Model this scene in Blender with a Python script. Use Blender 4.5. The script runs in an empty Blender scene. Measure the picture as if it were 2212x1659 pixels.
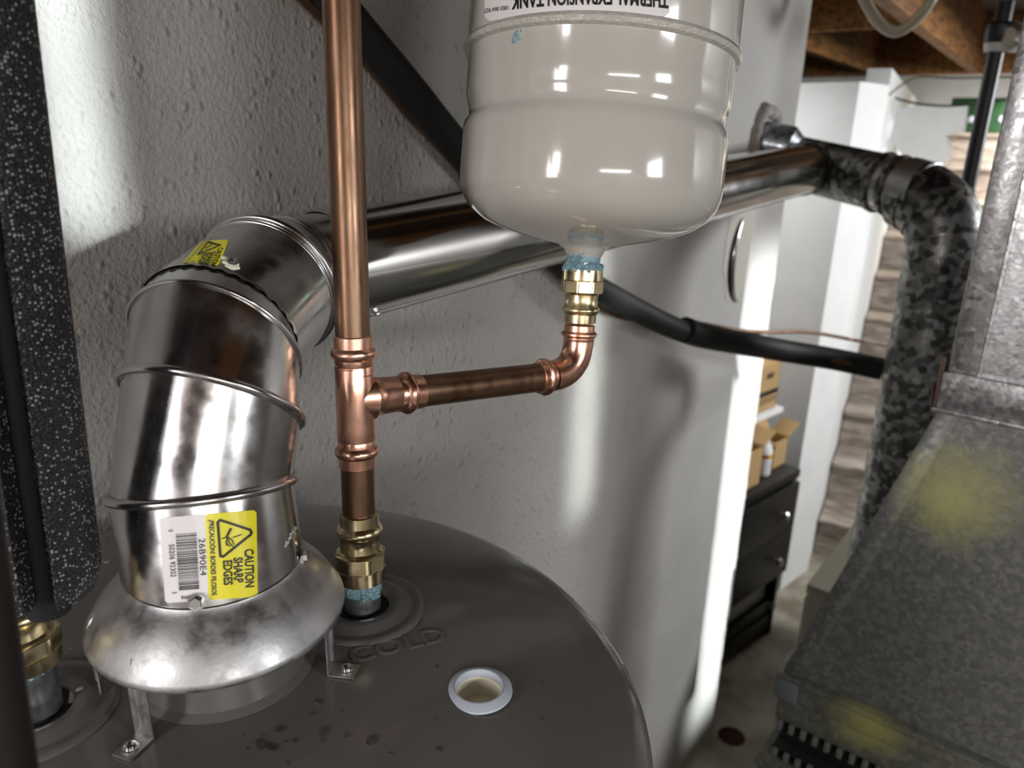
import bpy, bmesh, math, random
import numpy as np
from mathutils import Vector, Matrix
random.seed(7)
C = bpy.context.scene.collection
EYE = 1.8
# ------------------------------------------------------------------ camera
FPX = 1650.0; CX, CY = 1106.0, 829.5
_d = np.array([982-1106, 5725-829, FPX]); _down = _d/np.linalg.norm(_d); _up = -_down
_fh = np.array([0, 0, 1.0]); _fh = _fh-_up*(_fh@_up); _fh /= np.linalg.norm(_fh)
_rt = np.cross(_fh, _up); _rt = _rt if _rt[0] > 0 else -_rt
_a = math.radians(38)
M = np.stack([_fh*math.cos(_a)+_rt*math.sin(_a), _fh*math.sin(_a)-_rt*math.cos(_a), _up])
cam = bpy.data.objects.new('camera', bpy.data.cameras.new('camera')); C.objects.link(cam)
R = np.stack([M[:, 0], -M[:, 1], -M[:, 2]], axis=1)
cam.matrix_world = Matrix.Translation((0, 0, EYE)) @ Matrix([list(r) for r in R]).to_4x4()
cam.data.sensor_width = 36; cam.data.lens = FPX*36/2212; cam.data.clip_start = .02
cam.data.dof.use_dof = True; cam.data.dof.focus_distance = .5; cam.data.dof.aperture_fstop = 8.0
bpy.context.scene.camera = cam
# ------------------------------------------------------------------ world, lights, exposure
sc = bpy.context.scene
sc.view_settings.view_transform = 'Standard'; sc.view_settings.look = 'None'
sc.view_settings.gamma = 1; sc.view_settings.use_curve_mapping = False; sc.view_settings.exposure = 0.38
w = bpy.data.worlds.new('world'); sc.world = w; w.use_nodes = True
w.node_tree.nodes['Background'].inputs[0].default_value = (.6, .62, .65, 1)
w.node_tree.nodes['Background'].inputs[1].default_value = .15
def area(name, loc, target, size, power, col, sizey=None, spread=180):
    l = bpy.data.lights.new(name, 'AREA'); l.energy = power; l.color = col; l.spread = math.radians(spread)
    l.shape = 'RECTANGLE'; l.size = size; l.size_y = sizey or size
    o = bpy.data.objects.new(name, l); C.objects.link(o); o.location = loc
    o.rotation_euler = (Vector(target)-Vector(loc)).to_track_quat('-Z', 'Y').to_euler(); return o
area('window_light', (-1.55, .25, 2.0), (.6, .3, 1.7), .35, 15, (1, .95, .945), .8)
area('ceiling_lamp', (.35, -1.6, 2.0), (.6, .5, 1.6), .42, 10, (.95, .98, 1), .42)
area('room_fill_light', (-1.2, -1.9, 2.05), (-.9, -1.5, 0), 1.2, 34, (1, .96, .92), .4)  # added fill that lifts the whole room, no fixture known here
area('far_room_lamp', (3.0, -.9, 2.0), (2.4, 1.0, .9), .5, 42, (.95, .98, 1.0), .5)
area('stair_fill_light', (5.0, .3, 2.03), (5.6, .3, .3), .5, 30, (1, .95, .88), .5)  # added light to brighten the far wall, source made up
area('added_patch_beam', (.0, -.62, 2.06), (.290, .68, 1.955), .045, .17, (.88, 1, 1), .50, spread=3)  # added narrow beam that makes the bright patch high on the left wall
area('added_low_beam', (.02, -.62, 1.95), (.355, .68, 1.56), .05, .03, (.8, 1, 1), .10, spread=4)  # added beam for the smaller bright patch lower on the wall
area('added_strip_beam', (.60, -1.3, 1.5), (1.085, .68, 1.37), .045, .13, (.9, 1, .97), .50, spread=4)  # added beam drawing the bright upright strip on the wall
area('added_end_beam', (1.9, -2.3, 1.6), (1.88, .68, 1.0), .22, 2.4, (.92, 1, 1), 1.7, spread=4)  # added beam brightening only the strip at the wall end
area('recess_fill_light', (2.4, 1.25, 2.06), (2.4, 1.25, 0), .5, 5, (.97, .99, 1.0), .3)  # added fill to lighten the recess, no real lamp there
# ------------------------------------------------------------------ picture measurements -> metres
def ray(x, y): return M@np.array([(x-CX)/FPX, (y-829)/FPX, 1.0])
def V(p): return Vector((float(p[0]), float(p[1]), float(p[2])+EYE))
def onH(x, y, H): r = ray(x, y); return V(r*(H/r[2]))
def onY(x, y, Y): r = ray(x, y); return V(r*(Y/r[1]))
def onX(x, y, X): r = ray(x, y); return V(r*(X/r[0]))
def atZ(x, y, Z): return V(ray(x, y)*Z)
def on_axis(x, y, P, d):
    """distance along the axis P + t d that passes nearest the sight line"""
    r = Vector(ray(x, y)).normalized(); o = Vector((0, 0, EYE)); d = d.normalized()
    w0 = P-o; b = d.dot(r); dd = d.dot(w0); e = r.dot(w0)
    return (b*e-dd)/(1-b*b)
# ------------------------------------------------------------------ materials
def mat(name, col, rough=.5, metal=0., bump=0., bscale=50., bdist=.001, coat=0., spec=.5, var=0., vscale=8., col2=None, trans=0., rvar=0., rscale=30., ior=1.45, stretch=None, vthr=(.35, .65), detail=4):
    m = bpy.data.materials.new(name); m.use_nodes = True; nt = m.node_tree; n = nt.nodes; L = nt.links
    b = n['Principled BSDF']; b.inputs['Base Color'].default_value = (*col, 1); b.inputs['Roughness'].default_value = rough
    b.inputs['Metallic'].default_value = metal; b.inputs['Coat Weight'].default_value = coat; b.inputs['Coat Roughness'].default_value = .06
    b.inputs['Specular IOR Level'].default_value = spec; b.inputs['Transmission Weight'].default_value = trans; b.inputs['IOR'].default_value = ior
    tc = n.new('ShaderNodeTexCoord'); src = tc.outputs['Object']
    if stretch:
        mp = n.new('ShaderNodeMapping'); mp.inputs['Scale'].default_value = stretch; L.new(src, mp.inputs['Vector']); src = mp.outputs['Vector']
    def noise(s, det=detail):
        t = n.new('ShaderNodeTexNoise'); t.inputs['Scale'].default_value = s; t.inputs['Detail'].default_value = det; L.new(src, t.inputs['Vector']); return t
    if var or col2:
        t = noise(vscale); r = n.new('ShaderNodeValToRGB'); L.new(t.outputs['Fac'], r.inputs['Fac'])
        c2 = col2 or tuple(c*(1-var) for c in col)
        r.color_ramp.elements[0].position = vthr[0]; r.color_ramp.elements[1].position = vthr[1]
        r.color_ramp.elements[0].color = (*c2, 1); r.color_ramp.elements[1].color = (*col, 1); L.new(r.outputs[0], b.inputs['Base Color'])
    if rvar:
        t = noise(rscale); mr = n.new('ShaderNodeMapRange'); mr.inputs['From Min'].default_value = .3; mr.inputs['From Max'].default_value = .7
        mr.inputs['To Min'].default_value = max(.02, rough-rvar); mr.inputs['To Max'].default_value = rough+rvar
        L.new(t.outputs['Fac'], mr.inputs['Value']); L.new(mr.outputs[0], b.inputs['Roughness'])
    if bump:
        t = noise(bscale); bp = n.new('ShaderNodeBump'); bp.inputs['Strength'].default_value = bump; bp.inputs['Distance'].default_value = bdist
        L.new(t.outputs['Fac'], bp.inputs['Height']); L.new(bp.outputs[0], b.inputs['Normal'])
    m['bsdf'] = 1
    return m
def spangle(name, ca, cb, scale, rough, metal=.9, rr=.15, bump=.1, overspray=None):
    """zinc crystals: cells of different grey and gloss"""
    m = bpy.data.materials.new(name); m.use_nodes = True; nt = m.node_tree; n = nt.nodes; L = nt.links; b = n['Principled BSDF']
    b.inputs['Metallic'].default_value = metal
    tc = n.new('ShaderNodeTexCoord'); nz = n.new('ShaderNodeTexNoise'); nz.inputs['Scale'].default_value = scale*.8; nz.inputs['Detail'].default_value = 3
    L.new(tc.outputs['Object'], nz.inputs['Vector'])
    mx = n.new('ShaderNodeVectorMath'); mx.operation = 'MULTIPLY_ADD'; mx.inputs[1].default_value = (.9/scale,)*3; L.new(nz.outputs['Color'], mx.inputs[0]); L.new(tc.outputs['Object'], mx.inputs[2])
    v = n.new('ShaderNodeTexVoronoi'); v.inputs['Scale'].default_value = scale; L.new(mx.outputs[0], v.inputs['Vector'])
    sep = n.new('ShaderNodeSeparateColor'); L.new(v.outputs['Color'], sep.inputs[0])
    r = n.new('ShaderNodeValToRGB'); r.color_ramp.elements[0].position = .3; r.color_ramp.elements[1].position = .9
    r.color_ramp.elements[0].color = (*ca, 1); r.color_ramp.elements[1].color = (*cb, 1); L.new(sep.outputs[0], r.inputs['Fac'])
    out = r.outputs[0]; met = None
    if overspray:
        (centre, rad, ccol) = overspray
        vd = n.new('ShaderNodeVectorMath'); vd.operation = 'DISTANCE'; vd.inputs[1].default_value = centre; L.new(tc.outputs['Object'], vd.inputs[0])
        n2 = n.new('ShaderNodeTexNoise'); n2.inputs['Scale'].default_value = 26; n2.inputs['Detail'].default_value = 12; n2.inputs['Roughness'].default_value = .9; L.new(tc.outputs['Object'], n2.inputs['Vector'])
        ad = n.new('ShaderNodeMath'); ad.operation = 'MULTIPLY_ADD'; ad.inputs[1].default_value = rad*1.9; L.new(n2.outputs['Fac'], ad.inputs[0]); L.new(vd.outputs['Value'], ad.inputs[2])
        mr = n.new('ShaderNodeMapRange'); mr.inputs['From Min'].default_value = rad*2.1; mr.inputs['From Max'].default_value = rad*1.15; L.new(ad.outputs[0], mr.inputs['Value'])
        mc = n.new('ShaderNodeMix'); mc.data_type = 'RGBA'; L.new(mr.outputs[0], mc.inputs['Factor']); L.new(out, mc.inputs['A']); mc.inputs['B'].default_value = (*ccol, 1)
        out = mc.outputs['Result']
        mm = n.new('ShaderNodeMath'); mm.operation = 'MULTIPLY_ADD'; mm.inputs[1].default_value = -metal*.8; mm.inputs[2].default_value = metal; L.new(mr.outputs[0], mm.inputs[0]); L.new(mm.outputs[0], b.inputs['Metallic'])
    L.new(out, b.inputs['Base Color'])
    m2 = n.new('ShaderNodeMapRange'); m2.inputs['To Min'].default_value = max(.05, rough-rr); m2.inputs['To Max'].default_value = rough+rr; L.new(sep.outputs[1], m2.inputs['Value']); L.new(m2.outputs[0], b.inputs['Roughness'])
    n3 = n.new('ShaderNodeTexNoise'); n3.inputs['Scale'].default_value = 220; n3.inputs['Detail'].default_value = 3; L.new(tc.outputs['Object'], n3.inputs['Vector'])
    bp = n.new('ShaderNodeBump'); bp.inputs['Strength'].default_value = bump; bp.inputs['Distance'].default_value = .001; L.new(n3.outputs['Fac'], bp.inputs['Height']); L.new(bp.outputs[0], b.inputs['Normal'])
    return m
def plaster(name, col, fine=210., bstr=1.0, bd=.0065, var=.12):
    m = bpy.data.materials.new(name); m.use_nodes = True; nt = m.node_tree; n = nt.nodes; L = nt.links; b = n['Principled BSDF']
    b.inputs['Roughness'].default_value = .75; b.inputs['Specular IOR Level'].default_value = .25
    tc = n.new('ShaderNodeTexCoord'); mp = n.new('ShaderNodeMapping'); mp.inputs['Scale'].default_value = (1, 1, .75); L.new(tc.outputs['Object'], mp.inputs['Vector'])
    a = n.new('ShaderNodeTexNoise'); a.inputs['Scale'].default_value = fine; a.inputs['Detail'].default_value = 7; a.inputs['Roughness'].default_value = .6; a.inputs['Distortion'].default_value = .15; L.new(mp.outputs[0], a.inputs['Vector'])
    c = n.new('ShaderNodeTexNoise'); c.inputs['Scale'].default_value = 14; c.inputs['Detail'].default_value = 3; L.new(mp.outputs[0], c.inputs['Vector'])
    v = n.new('ShaderNodeTexVoronoi'); v.inputs['Scale'].default_value = 75; L.new(mp.outputs[0], v.inputs['Vector'])
    mr = n.new('ShaderNodeMapRange'); mr.inputs['From Min'].default_value = .0; mr.inputs['From Max'].default_value = .30; mr.inputs['To Min'].default_value = .7; mr.inputs['To Max'].default_value = 0; L.new(v.outputs['Distance'], mr.inputs['Value'])
    s = n.new('ShaderNodeMath'); s.operation = 'ADD'; L.new(a.outputs['Fac'], s.inputs[0]); L.new(mr.outputs[0], s.inputs[1])
    s2 = n.new('ShaderNodeMath'); s2.operation = 'MULTIPLY_ADD'; s2.inputs[1].default_value = 1.4; L.new(c.outputs['Fac'], s2.inputs[0]); L.new(s.outputs[0], s2.inputs[2])
    # rough knockdown near the heater, trowelled smooth further along the wall
    sx = n.new('ShaderNodeSeparateXYZ'); L.new(tc.outputs['Object'], sx.inputs[0])
    fd = n.new('ShaderNodeMapRange'); fd.inputs['From Min'].default_value = .95; fd.inputs['From Max'].default_value = 1.5; fd.inputs['To Min'].default_value = bstr; fd.inputs['To Max'].default_value = bstr*.28; L.new(sx.outputs['X'], fd.inputs['Value'])
    bp = n.new('ShaderNodeBump'); bp.inputs['Distance'].default_value = bd; L.new(fd.outputs[0], bp.inputs['Strength']); L.new(s2.outputs[0], bp.inputs['Height']); L.new(bp.outputs[0], b.inputs['Normal'])
    t = n.new('ShaderNodeTexNoise'); t.inputs['Scale'].default_value = 5; t.inputs['Detail'].default_value = 6; L.new(tc.outputs['Object'], t.inputs['Vector'])
    r = n.new('ShaderNodeValToRGB'); r.color_ramp.elements[0].position = .3; r.color_ramp.elements[1].position = .7
    r.color_ramp.elements[0].color = (*[k*(1-var) for k in col], 1); r.color_ramp.elements[1].color = (*col, 1); L.new(t.outputs['Fac'], r.inputs['Fac']); L.new(r.outputs[0], b.inputs['Base Color'])
    return m
def foam_mat():
    m = mat('black_foam', (.012, .012, .015), .55, spec=.6); nt = m.node_tree; n = nt.nodes; L = nt.links; b = n['Principled BSDF']
    tc = n.new('ShaderNodeTexCoord'); v = n.new('ShaderNodeTexVoronoi'); v.inputs['Scale'].default_value = 620; L.new(tc.outputs['Object'], v.inputs['Vector'])
    bp = n.new('ShaderNodeBump'); bp.inputs['Strength'].default_value = 1; bp.inputs['Distance'].default_value = .0012; L.new(v.outputs['Distance'], bp.inputs['Height']); L.new(bp.outputs[0], b.inputs['Normal'])
    sep = n.new('ShaderNodeSeparateColor'); L.new(v.outputs['Color'], sep.inputs[0])
    a = n.new('ShaderNodeMath'); a.operation = 'GREATER_THAN'; a.inputs[1].default_value = .62; L.new(sep.outputs[0], a.inputs[0])
    c = n.new('ShaderNodeMath'); c.operation = 'LESS_THAN'; c.inputs[1].default_value = .34; L.new(v.outputs['Distance'], c.inputs[0])
    d = n.new('ShaderNodeMath'); d.operation = 'MULTIPLY'; L.new(a.outputs[0], d.inputs[0]); L.new(c.outputs[0], d.inputs[1])
    mx = n.new('ShaderNodeMix'); mx.data_type = 'RGBA'; L.new(d.outputs[0], mx.inputs['Factor']); mx.inputs['A'].default_value = (.010, .010, .013, 1); mx.inputs['B'].default_value = (.42, .42, .45, 1); L.new(mx.outputs['Result'], b.inputs['Base Color'])  # pale cells paint the glints of shiny foam into the colour
    return m
def wood(name, a, bcol, scale=(2, 22, 22), rough=.7):
    return mat(name, a, rough, col2=bcol, vscale=3, stretch=scale, bump=.15, bscale=6, bdist=.002, vthr=(.38, .62))
K = dict(
 wall=plaster('grey_plaster', (.52, .50, .475)), wallw=mat('white_wall_paint', (.80, .80, .79), .7, bump=.2, bscale=40, bdist=.002, var=.06),
 wallf=mat('off_white_drywall', (.74, .72, .66), .75, var=.12, vscale=3, bump=.2, bscale=30, bdist=.002),
 floor=mat('stained_concrete', (.36, .33, .27), .55, col2=(.16, .13, .09), vscale=5, bump=.2, bscale=60, bdist=.002, vthr=(.38, .6), detail=7),
 wood=wood('joist_wood', (.30, .135, .035), (.13, .05, .014)), woodd=wood('dark_subfloor_wood', (.045, .018, .006), (.02, .008, .003)), wooded=wood('sawn_wood_edge', (.42, .22, .075), (.27, .13, .04)),
 top=mat('heater_dark_grey_enamel', (.128, .122, .115), .15, spec=.55, var=.04, vscale=30, rvar=.05, rscale=12), ring=mat('grey_plastic_collar', (.115, .108, .10), .3, spec=.5),
 black=mat('shade_black', (.006, .006, .007), .6), zinc=mat('zinc_plated_steel', (.50, .53, .57), .3, metal=.9, var=.4, vscale=90, rvar=.12, rscale=80),
 duct=mat('new_galvanized_steel', (.62, .61, .61), .22, metal=1, rvar=.09, rscale=60, bump=.07, bscale=300, bdist=.0003, var=.12, vscale=25),
 ductp=mat('smooth_galvanized_sheet', (.66, .66, .64), .13, metal=1, rvar=.05, rscale=9, var=.1, vscale=12),
 block=mat('bare_concrete_wall', (.34, .325, .31), .85, var=.15, vscale=4),
 hood=mat('satin_galvanized_steel', (.50, .50, .505), .46, metal=1, rvar=.12, rscale=90, bump=.22, bscale=420, bdist=.0004, var=.2, vscale=40),
 cu=mat('bright_copper', (.93, .52, .38), .28, metal=1, rvar=.08, rscale=50, bump=.05, bscale=400, bdist=.0003, var=.22, vscale=60),
 cuold=mat('tarnished_copper', (.25, .155, .10), .36, metal=.95, rvar=.09, rscale=120, bump=.12, bscale=600, bdist=.0004, col2=(.15, .08, .048), vscale=45, stretch=(1, 1, .25), vthr=(.25, .75)),
 brass=mat('brass', (.80, .67, .40), .24, metal=1, rvar=.1, rscale=60, bump=.08, bscale=300, bdist=.0004, var=.25, vscale=60),
 dope=mat('blue_thread_sealant', (.26, .43, .50), .5, bump=1, bscale=260, bdist=.002, var=.3, vscale=150),
 tank=mat('glossy_warm_grey_paint', (.51, .49, .445), .13, spec=.6, coat=.4, bump=.03, bscale=120, bdist=.0006), weld=mat('painted_weld', (.51, .49, .445), .18, spec=.6, coat=.4, bump=.9, bscale=260, bdist=.0015),
 foam=foam_mat(), foam2=mat('matt_black_foam', (.010, .010, .010), .62, bump=.3, bscale=260, bdist=.001, spec=.35), cut=mat('tan_wall_lining', (.3, .2, .1), .6),
 white=mat('white_paper_label', (.82, .80, .80), .3, spec=.5), yellow=mat('yellow_label_ink', (.86, .78, .02), .3, spec=.5), ink=mat('black_ink', (.012, .012, .012), .4),
 cap=mat('frosted_plastic', (.52, .56, .64), .28, spec=.5), cream=mat('cream_foam', (.92, .87, .68), .6, bump=.2, bscale=90, bdist=.001),
 old=spangle('weathered_galvanized', (.06, .06, .056), (.30, .30, .29), 75, .42, metal=.75, rr=.12), plen=spangle('plenum_galvanized', (.40, .40, .405), (.58, .575, .585), 150, .36, metal=.85, rr=.10, bump=.3),
 iron=mat('black_iron_pipe', (.014, .014, .015), .38, spec=.3), knob=mat('satin_nickel_knob', (.6, .6, .62), .3, metal=.9), dress=mat('black_brown_veneer', (.012, .011, .010), .45, spec=.3, var=.15, vscale=10),
 card=mat('cardboard', (.48, .31, .14), .8, var=.1, vscale=9), cabm=mat('tan_painted_steel', (.10, .09, .062), .5, var=.08, vscale=20), plank=wood('grey_oak_vinyl_plank', (.42, .36, .31), (.22, .18, .15), (14, 2.4, 14), .5),
 vinyl=mat('clear_vinyl_tube', (.52, .48, .36), .2, trans=.35, spec=.6), green=mat('green_paint', (.025, .08, .03), .5), red=mat('red_handle', (.4, .03, .04), .5), mortar=mat('mortar', (.36, .32, .29), .85, bump=1, bscale=60, bdist=.006, var=.3, vscale=40),
 silver=mat('bright_metal_ring', (.7, .7, .7), .2, metal=1), wire=mat('dark_cable', (.02, .018, .014), .5), water=mat('water', (1, 1, 1), .03, trans=1, ior=1.33, spec=.8), dark=mat('dark_brown_steel', (.014, .011, .010), .55, spec=.3), pipe_in=mat('void_shade', (.004, .004, .004), .9),
)
# ------------------------------------------------------------------ builders
def link(name, me, m, parent=None, smooth=True):
    o = bpy.data.objects.new(name, me); C.objects.link(o)
    if m and not me.materials: me.materials.append(m)
    if parent: o.parent = parent; o.matrix_parent_inverse = Matrix.Translation(-parent.location) if parent.type == 'EMPTY' else Matrix()
    if smooth:
        me.polygons.foreach_set('use_smooth', [True]*len(me.polygons)); me.update()
        try: me.set_sharp_from_angle(angle=math.radians(38))
        except Exception: pass
    return o
def mesh(vs, fs):
    me = bpy.data.meshes.new('m'); me.from_pydata([tuple(v) for v in vs], [], fs); me.update()
    bm = bmesh.new(); bm.from_mesh(me); bmesh.ops.recalc_face_normals(bm, faces=bm.faces); bm.to_mesh(me); bm.free(); return me
def tag(o, label, cat, group=None, kind=None):
    if label: o['label'] = label
    if cat: o['category'] = cat
    if group: o['group'] = group
    if kind: o['kind'] = kind
    return o
def thing(name, loc, label, cat, group=None):
    o = bpy.data.objects.new(name, None); C.objects.link(o); o.location = loc; o.empty_display_size = .05
    return tag(o, label, cat, group)
def frame(d):
    d = d.normalized(); a = Vector((0, 0, 1)) if abs(d.z) < .9 else Vector((1, 0, 0))
    e1 = d.cross(a).normalized(); return d, e1, d.cross(e1)
def lathe(P, d, prof, seg=48, cap=True, hexr=None):
    """rings of radius r at distance t along the axis; hexr marks rings drawn as a hexagon"""
    d, e1, e2 = frame(d); vs = []; fs = []
    for k, (t, r) in enumerate(prof):
        for i in range(seg):
            a = 2*math.pi*i/seg; rr = r
            if hexr and k in hexr:
                rr = r/ math.cos(((a+math.pi/hexr[k]) % (2*math.pi/hexr[k]))-math.pi/hexr[k])
            vs.append(P+d*t+(e1*math.cos(a)+e2*math.sin(a))*rr)
    n = len(prof)
    for k in range(n-1):
        for i in range(seg): j = (i+1) % seg; fs.append((k*seg+i, k*seg+j, (k+1)*seg+j, (k+1)*seg+i))
    if cap: fs.append(tuple(range(seg))); fs.append(tuple((n-1)*seg+i for i in range(seg)))
    return vs, fs
def shell(P, d, prof, th, seg=64):
    """open thin-walled surface of revolution"""
    return lathe(P, d, prof+[(t, r-th) for t, r in reversed(prof)]+[prof[0]], seg, cap=False)
def smoothpath(pts, n=8):
    pts = [Vector(p) for p in pts]; out = []
    for i in range(len(pts)-1):
        p0 = pts[max(i-1, 0)]; p1 = pts[i]; p2 = pts[i+1]; p3 = pts[min(i+2, len(pts)-1)]
        for k in range(n):
            t = k/n; out.append(.5*((2*p1)+(p2-p0)*t+(2*p0-5*p1+4*p2-p3)*t*t+(3*p1-p0-3*p2+p3)*t**3))
    out.append(pts[-1]); return out
def tube(pts, r, seg=24, cap=True, closed=False, arc=None):
    pts = [Vector(p) for p in pts]; n = len(pts); rs = r if isinstance(r, (list, tuple)) else [r]*n
    vs = []; fs = []; prev = None
    for k in range(n):
        if closed: d = (pts[(k+1) % n]-pts[k-1]).normalized()
        else: d = (pts[min(k+1, n-1)]-pts[max(k-1, 0)]).normalized()
        if prev is None: _, e1, _ = frame(d)
        else: e1 = (prev-d*prev.dot(d)).normalized()
        prev = e1; e2 = d.cross(e1)
        for i in range(seg):
            a = 2*math.pi*i/seg; vs.append(pts[k]+(e1*math.cos(a)+e2*math.sin(a))*rs[k])
    for k in range(n if closed else n-1):
        k2 = (k+1) % n
        for i in range(seg): j = (i+1) % seg; fs.append((k*seg+i, k*seg+j, k2*seg+j, k2*seg+i))
    if cap and not closed: fs.append(tuple(range(seg))); fs.append(tuple((n-1)*seg+i for i in range(seg)))
    return vs, fs
def box(lo, hi, bev=0.0):
    x0, y0, z0 = lo; x1, y1, z1 = hi
    vs = [(x, y, z) for x in (x0, x1) for y in (y0, y1) for z in (z0, z1)]
    fs = [(0, 1, 3, 2), (4, 6, 7, 5), (0, 4, 5, 1), (2, 3, 7, 6), (0, 2, 6, 4), (1, 5, 7, 3)]
    if not bev: return vs, fs
    bm = bmesh.new(); bv = [bm.verts.new(v) for v in vs]; [bm.faces.new([bv[i] for i in f]) for f in fs]
    bmesh.ops.recalc_face_normals(bm, faces=bm.faces)
    bmesh.ops.bevel(bm, geom=list(bm.edges), offset=bev, segments=2, affect='EDGES', profile=.5)
    bm.verts.index_update(); o = ([v.co.copy() for v in bm.verts], [tuple(v.index for v in f.verts) for f in bm.faces]); bm.free(); return o
def obox(P, ex, ey, ez, bev=0.0):
    """box spanned by three edge vectors from corner P"""
    lx, ly, lz = ex.length, ey.length, ez.length
    vs, fs = box((0, 0, 0), (lx, ly, lz), bev); a, b, c = ex/lx, ey/ly, ez/lz
    return [P+a*v[0]+b*v[1]+c*v[2] for v in vs], fs
def join(*parts):
    vs = []; fs = []
    for v, f in parts:
        o = len(vs); vs += [tuple(x) for x in v]; fs += [tuple(i+o for i in q) for q in f]
    return vs, fs
def add(name, vf, m, parent=None, smooth=True, label=None, kind=None):
    o = link(name, mesh(*vf), K[m] if isinstance(m, str) else m, parent, smooth)
    if label: o['label'] = label
    if kind: o['kind'] = kind
    return o
def top(name, vf, m, label, cat, group=None, smooth=True):
    return tag(add(name, vf, m, None, smooth), label, cat, group)
def plate(poly, th, P, ex, ey):
    """a flat polygon with thickness; poly in metres along ex, ey"""
    ex = ex.normalized(); ey = ey.normalized(); nz = ex.cross(ey); n = len(poly)
    vs = [P+ex*a+ey*b for a, b in poly]+[P+ex*a+ey*b+nz*th for a, b in poly]
    return vs, [tuple(range(n))[::-1], tuple(range(n, 2*n))]+[(i, (i+1) % n, n+(i+1) % n, n+i) for i in range(n)]
def textmesh(s, size=1.0, bold=0.0, xs=1.0, ext=0.0):
    cu = bpy.data.curves.new('t', 'FONT'); cu.body = s; cu.size = size; cu.offset = bold; cu.align_x = 'CENTER'; cu.align_y = 'CENTER'; cu.resolution_u = 3; cu.extrude = ext
    o = bpy.data.objects.new('t', cu); C.objects.link(o); dg = bpy.context.evaluated_depsgraph_get()
    me = bpy.data.meshes.new_from_object(o.evaluated_get(dg)); bpy.data.objects.remove(o)
    for v in me.vertices: v.co.x *= xs
    return me
# ------------------------------------------------------------------ the room
def st(name, vf, m, smooth=False): o = add(name, vf, m, None, smooth); o['kind'] = 'structure'; return o
CEIL = EYE+.30
WY = .68; WX = 1.962
# wall behind the heater, its end edge slightly ragged
edge = [(WX+random.uniform(-.004, .004), .0+i*(2.62/40)) for i in range(41)]
vs = []; fs = []
for x, z in edge: vs += [(-2.2, WY, z), (x, WY, z), (x, WY+.12, z), (-2.2, WY+.12, z)]
for i in range(40):
    a = i*4; b = a+4
    fs += [(a, a+1, b+1, b), (a+1, a+2, b+2, b+1), (a+2, a+3, b+3, b+2), (a+3, a, b, b+3)]
fs += [(0, 1, 2, 3), (160, 161, 162, 163)]
st('wall_left', (vs, fs), 'wall')
st('floor', box((-2.2, -2.6, -.05), (6.4, 3.0, 0)), 'floor')
st('wall_back', box((-2.3, -2.6, 0), (-2.2, WY+.12, 2.6)), 'block')
st('wall_right', box((-2.2, -2.7, 0), (6.4, -2.6, 2.6)), 'block')
st('wall_front', box((6.4, -2.6, 0), (6.5, 3.0, 2.6)), 'wallw')
st('wall_far_left', box((WX, 2.0, 0), (6.4, 2.1, 2.6)), 'wallw')
# ceiling boards over the joists
st('ceiling', box((-2.2, -2.6, CEIL+.24), (6.4, 3.0, CEIL+.27)), 'woodd')
ja = math.radians(4); jd = Vector((math.cos(ja), math.sin(ja), 0)); jn = Vector((-jd.y, jd.x, 0))
def joist(y, x0, x1, label, grp=None):
    P = Vector((0, y, CEIL))+jd*x0
    o = top('ceiling_joist', obox(P, jd*(x1-x0), jn*.04, Vector((0, 0, .24))), 'wood', label, 'joist', grp, smooth=False)
    return o
HX = 4.45
for i, yy in enumerate([-2.35, -1.90, -1.45, -1.0]):
    joist(yy, -2.1, 4.4, 'brown ceiling joist overhead outside the picture behind the furnace', 'joists out of the picture')
joist(.395, -2.1, HX-.03, 'brown wooden joist with a pale lower edge above the black gas pipe')
joist(.86, -2.1, HX-.03, 'brown wooden joist just right of the end of the grey wall, meeting the header')
joist(-.08, -2.1, HX-.03, 'brown wooden joist at top right above the furnace duct')
joist(-.55, -2.1, 4.4, 'brown ceiling joist overhead outside the picture behind the furnace', 'joists out of the picture')
t = top('header_beam', box((HX, -.6, CEIL-.005), (HX+.09, 1.95, CEIL+.24)), 'wood', 'doubled brown header beam crossing under the joists over the stairs', 'beam', smooth=False)
t = top('wood_blocking', box((2.75, .63, CEIL+.02), (2.79, 1.04, CEIL+.24)), 'wood', 'short wooden blocking board between the joists beside the wall end', 'board', smooth=False)
# column wall between the recess and the stairs
cx0 = 2.861; cy0 = .79
st('wall_column', obox(Vector((2.861, .795, 0)), Vector((.239, -.036, 0)), Vector((.16, .75, 0)), Vector((0, 0, EYE+.17))), 'wallw')
st('trim_1', box((WX+.0, 1.55, 0), (2.86, 1.60, 2.3)), 'wallw')
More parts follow.
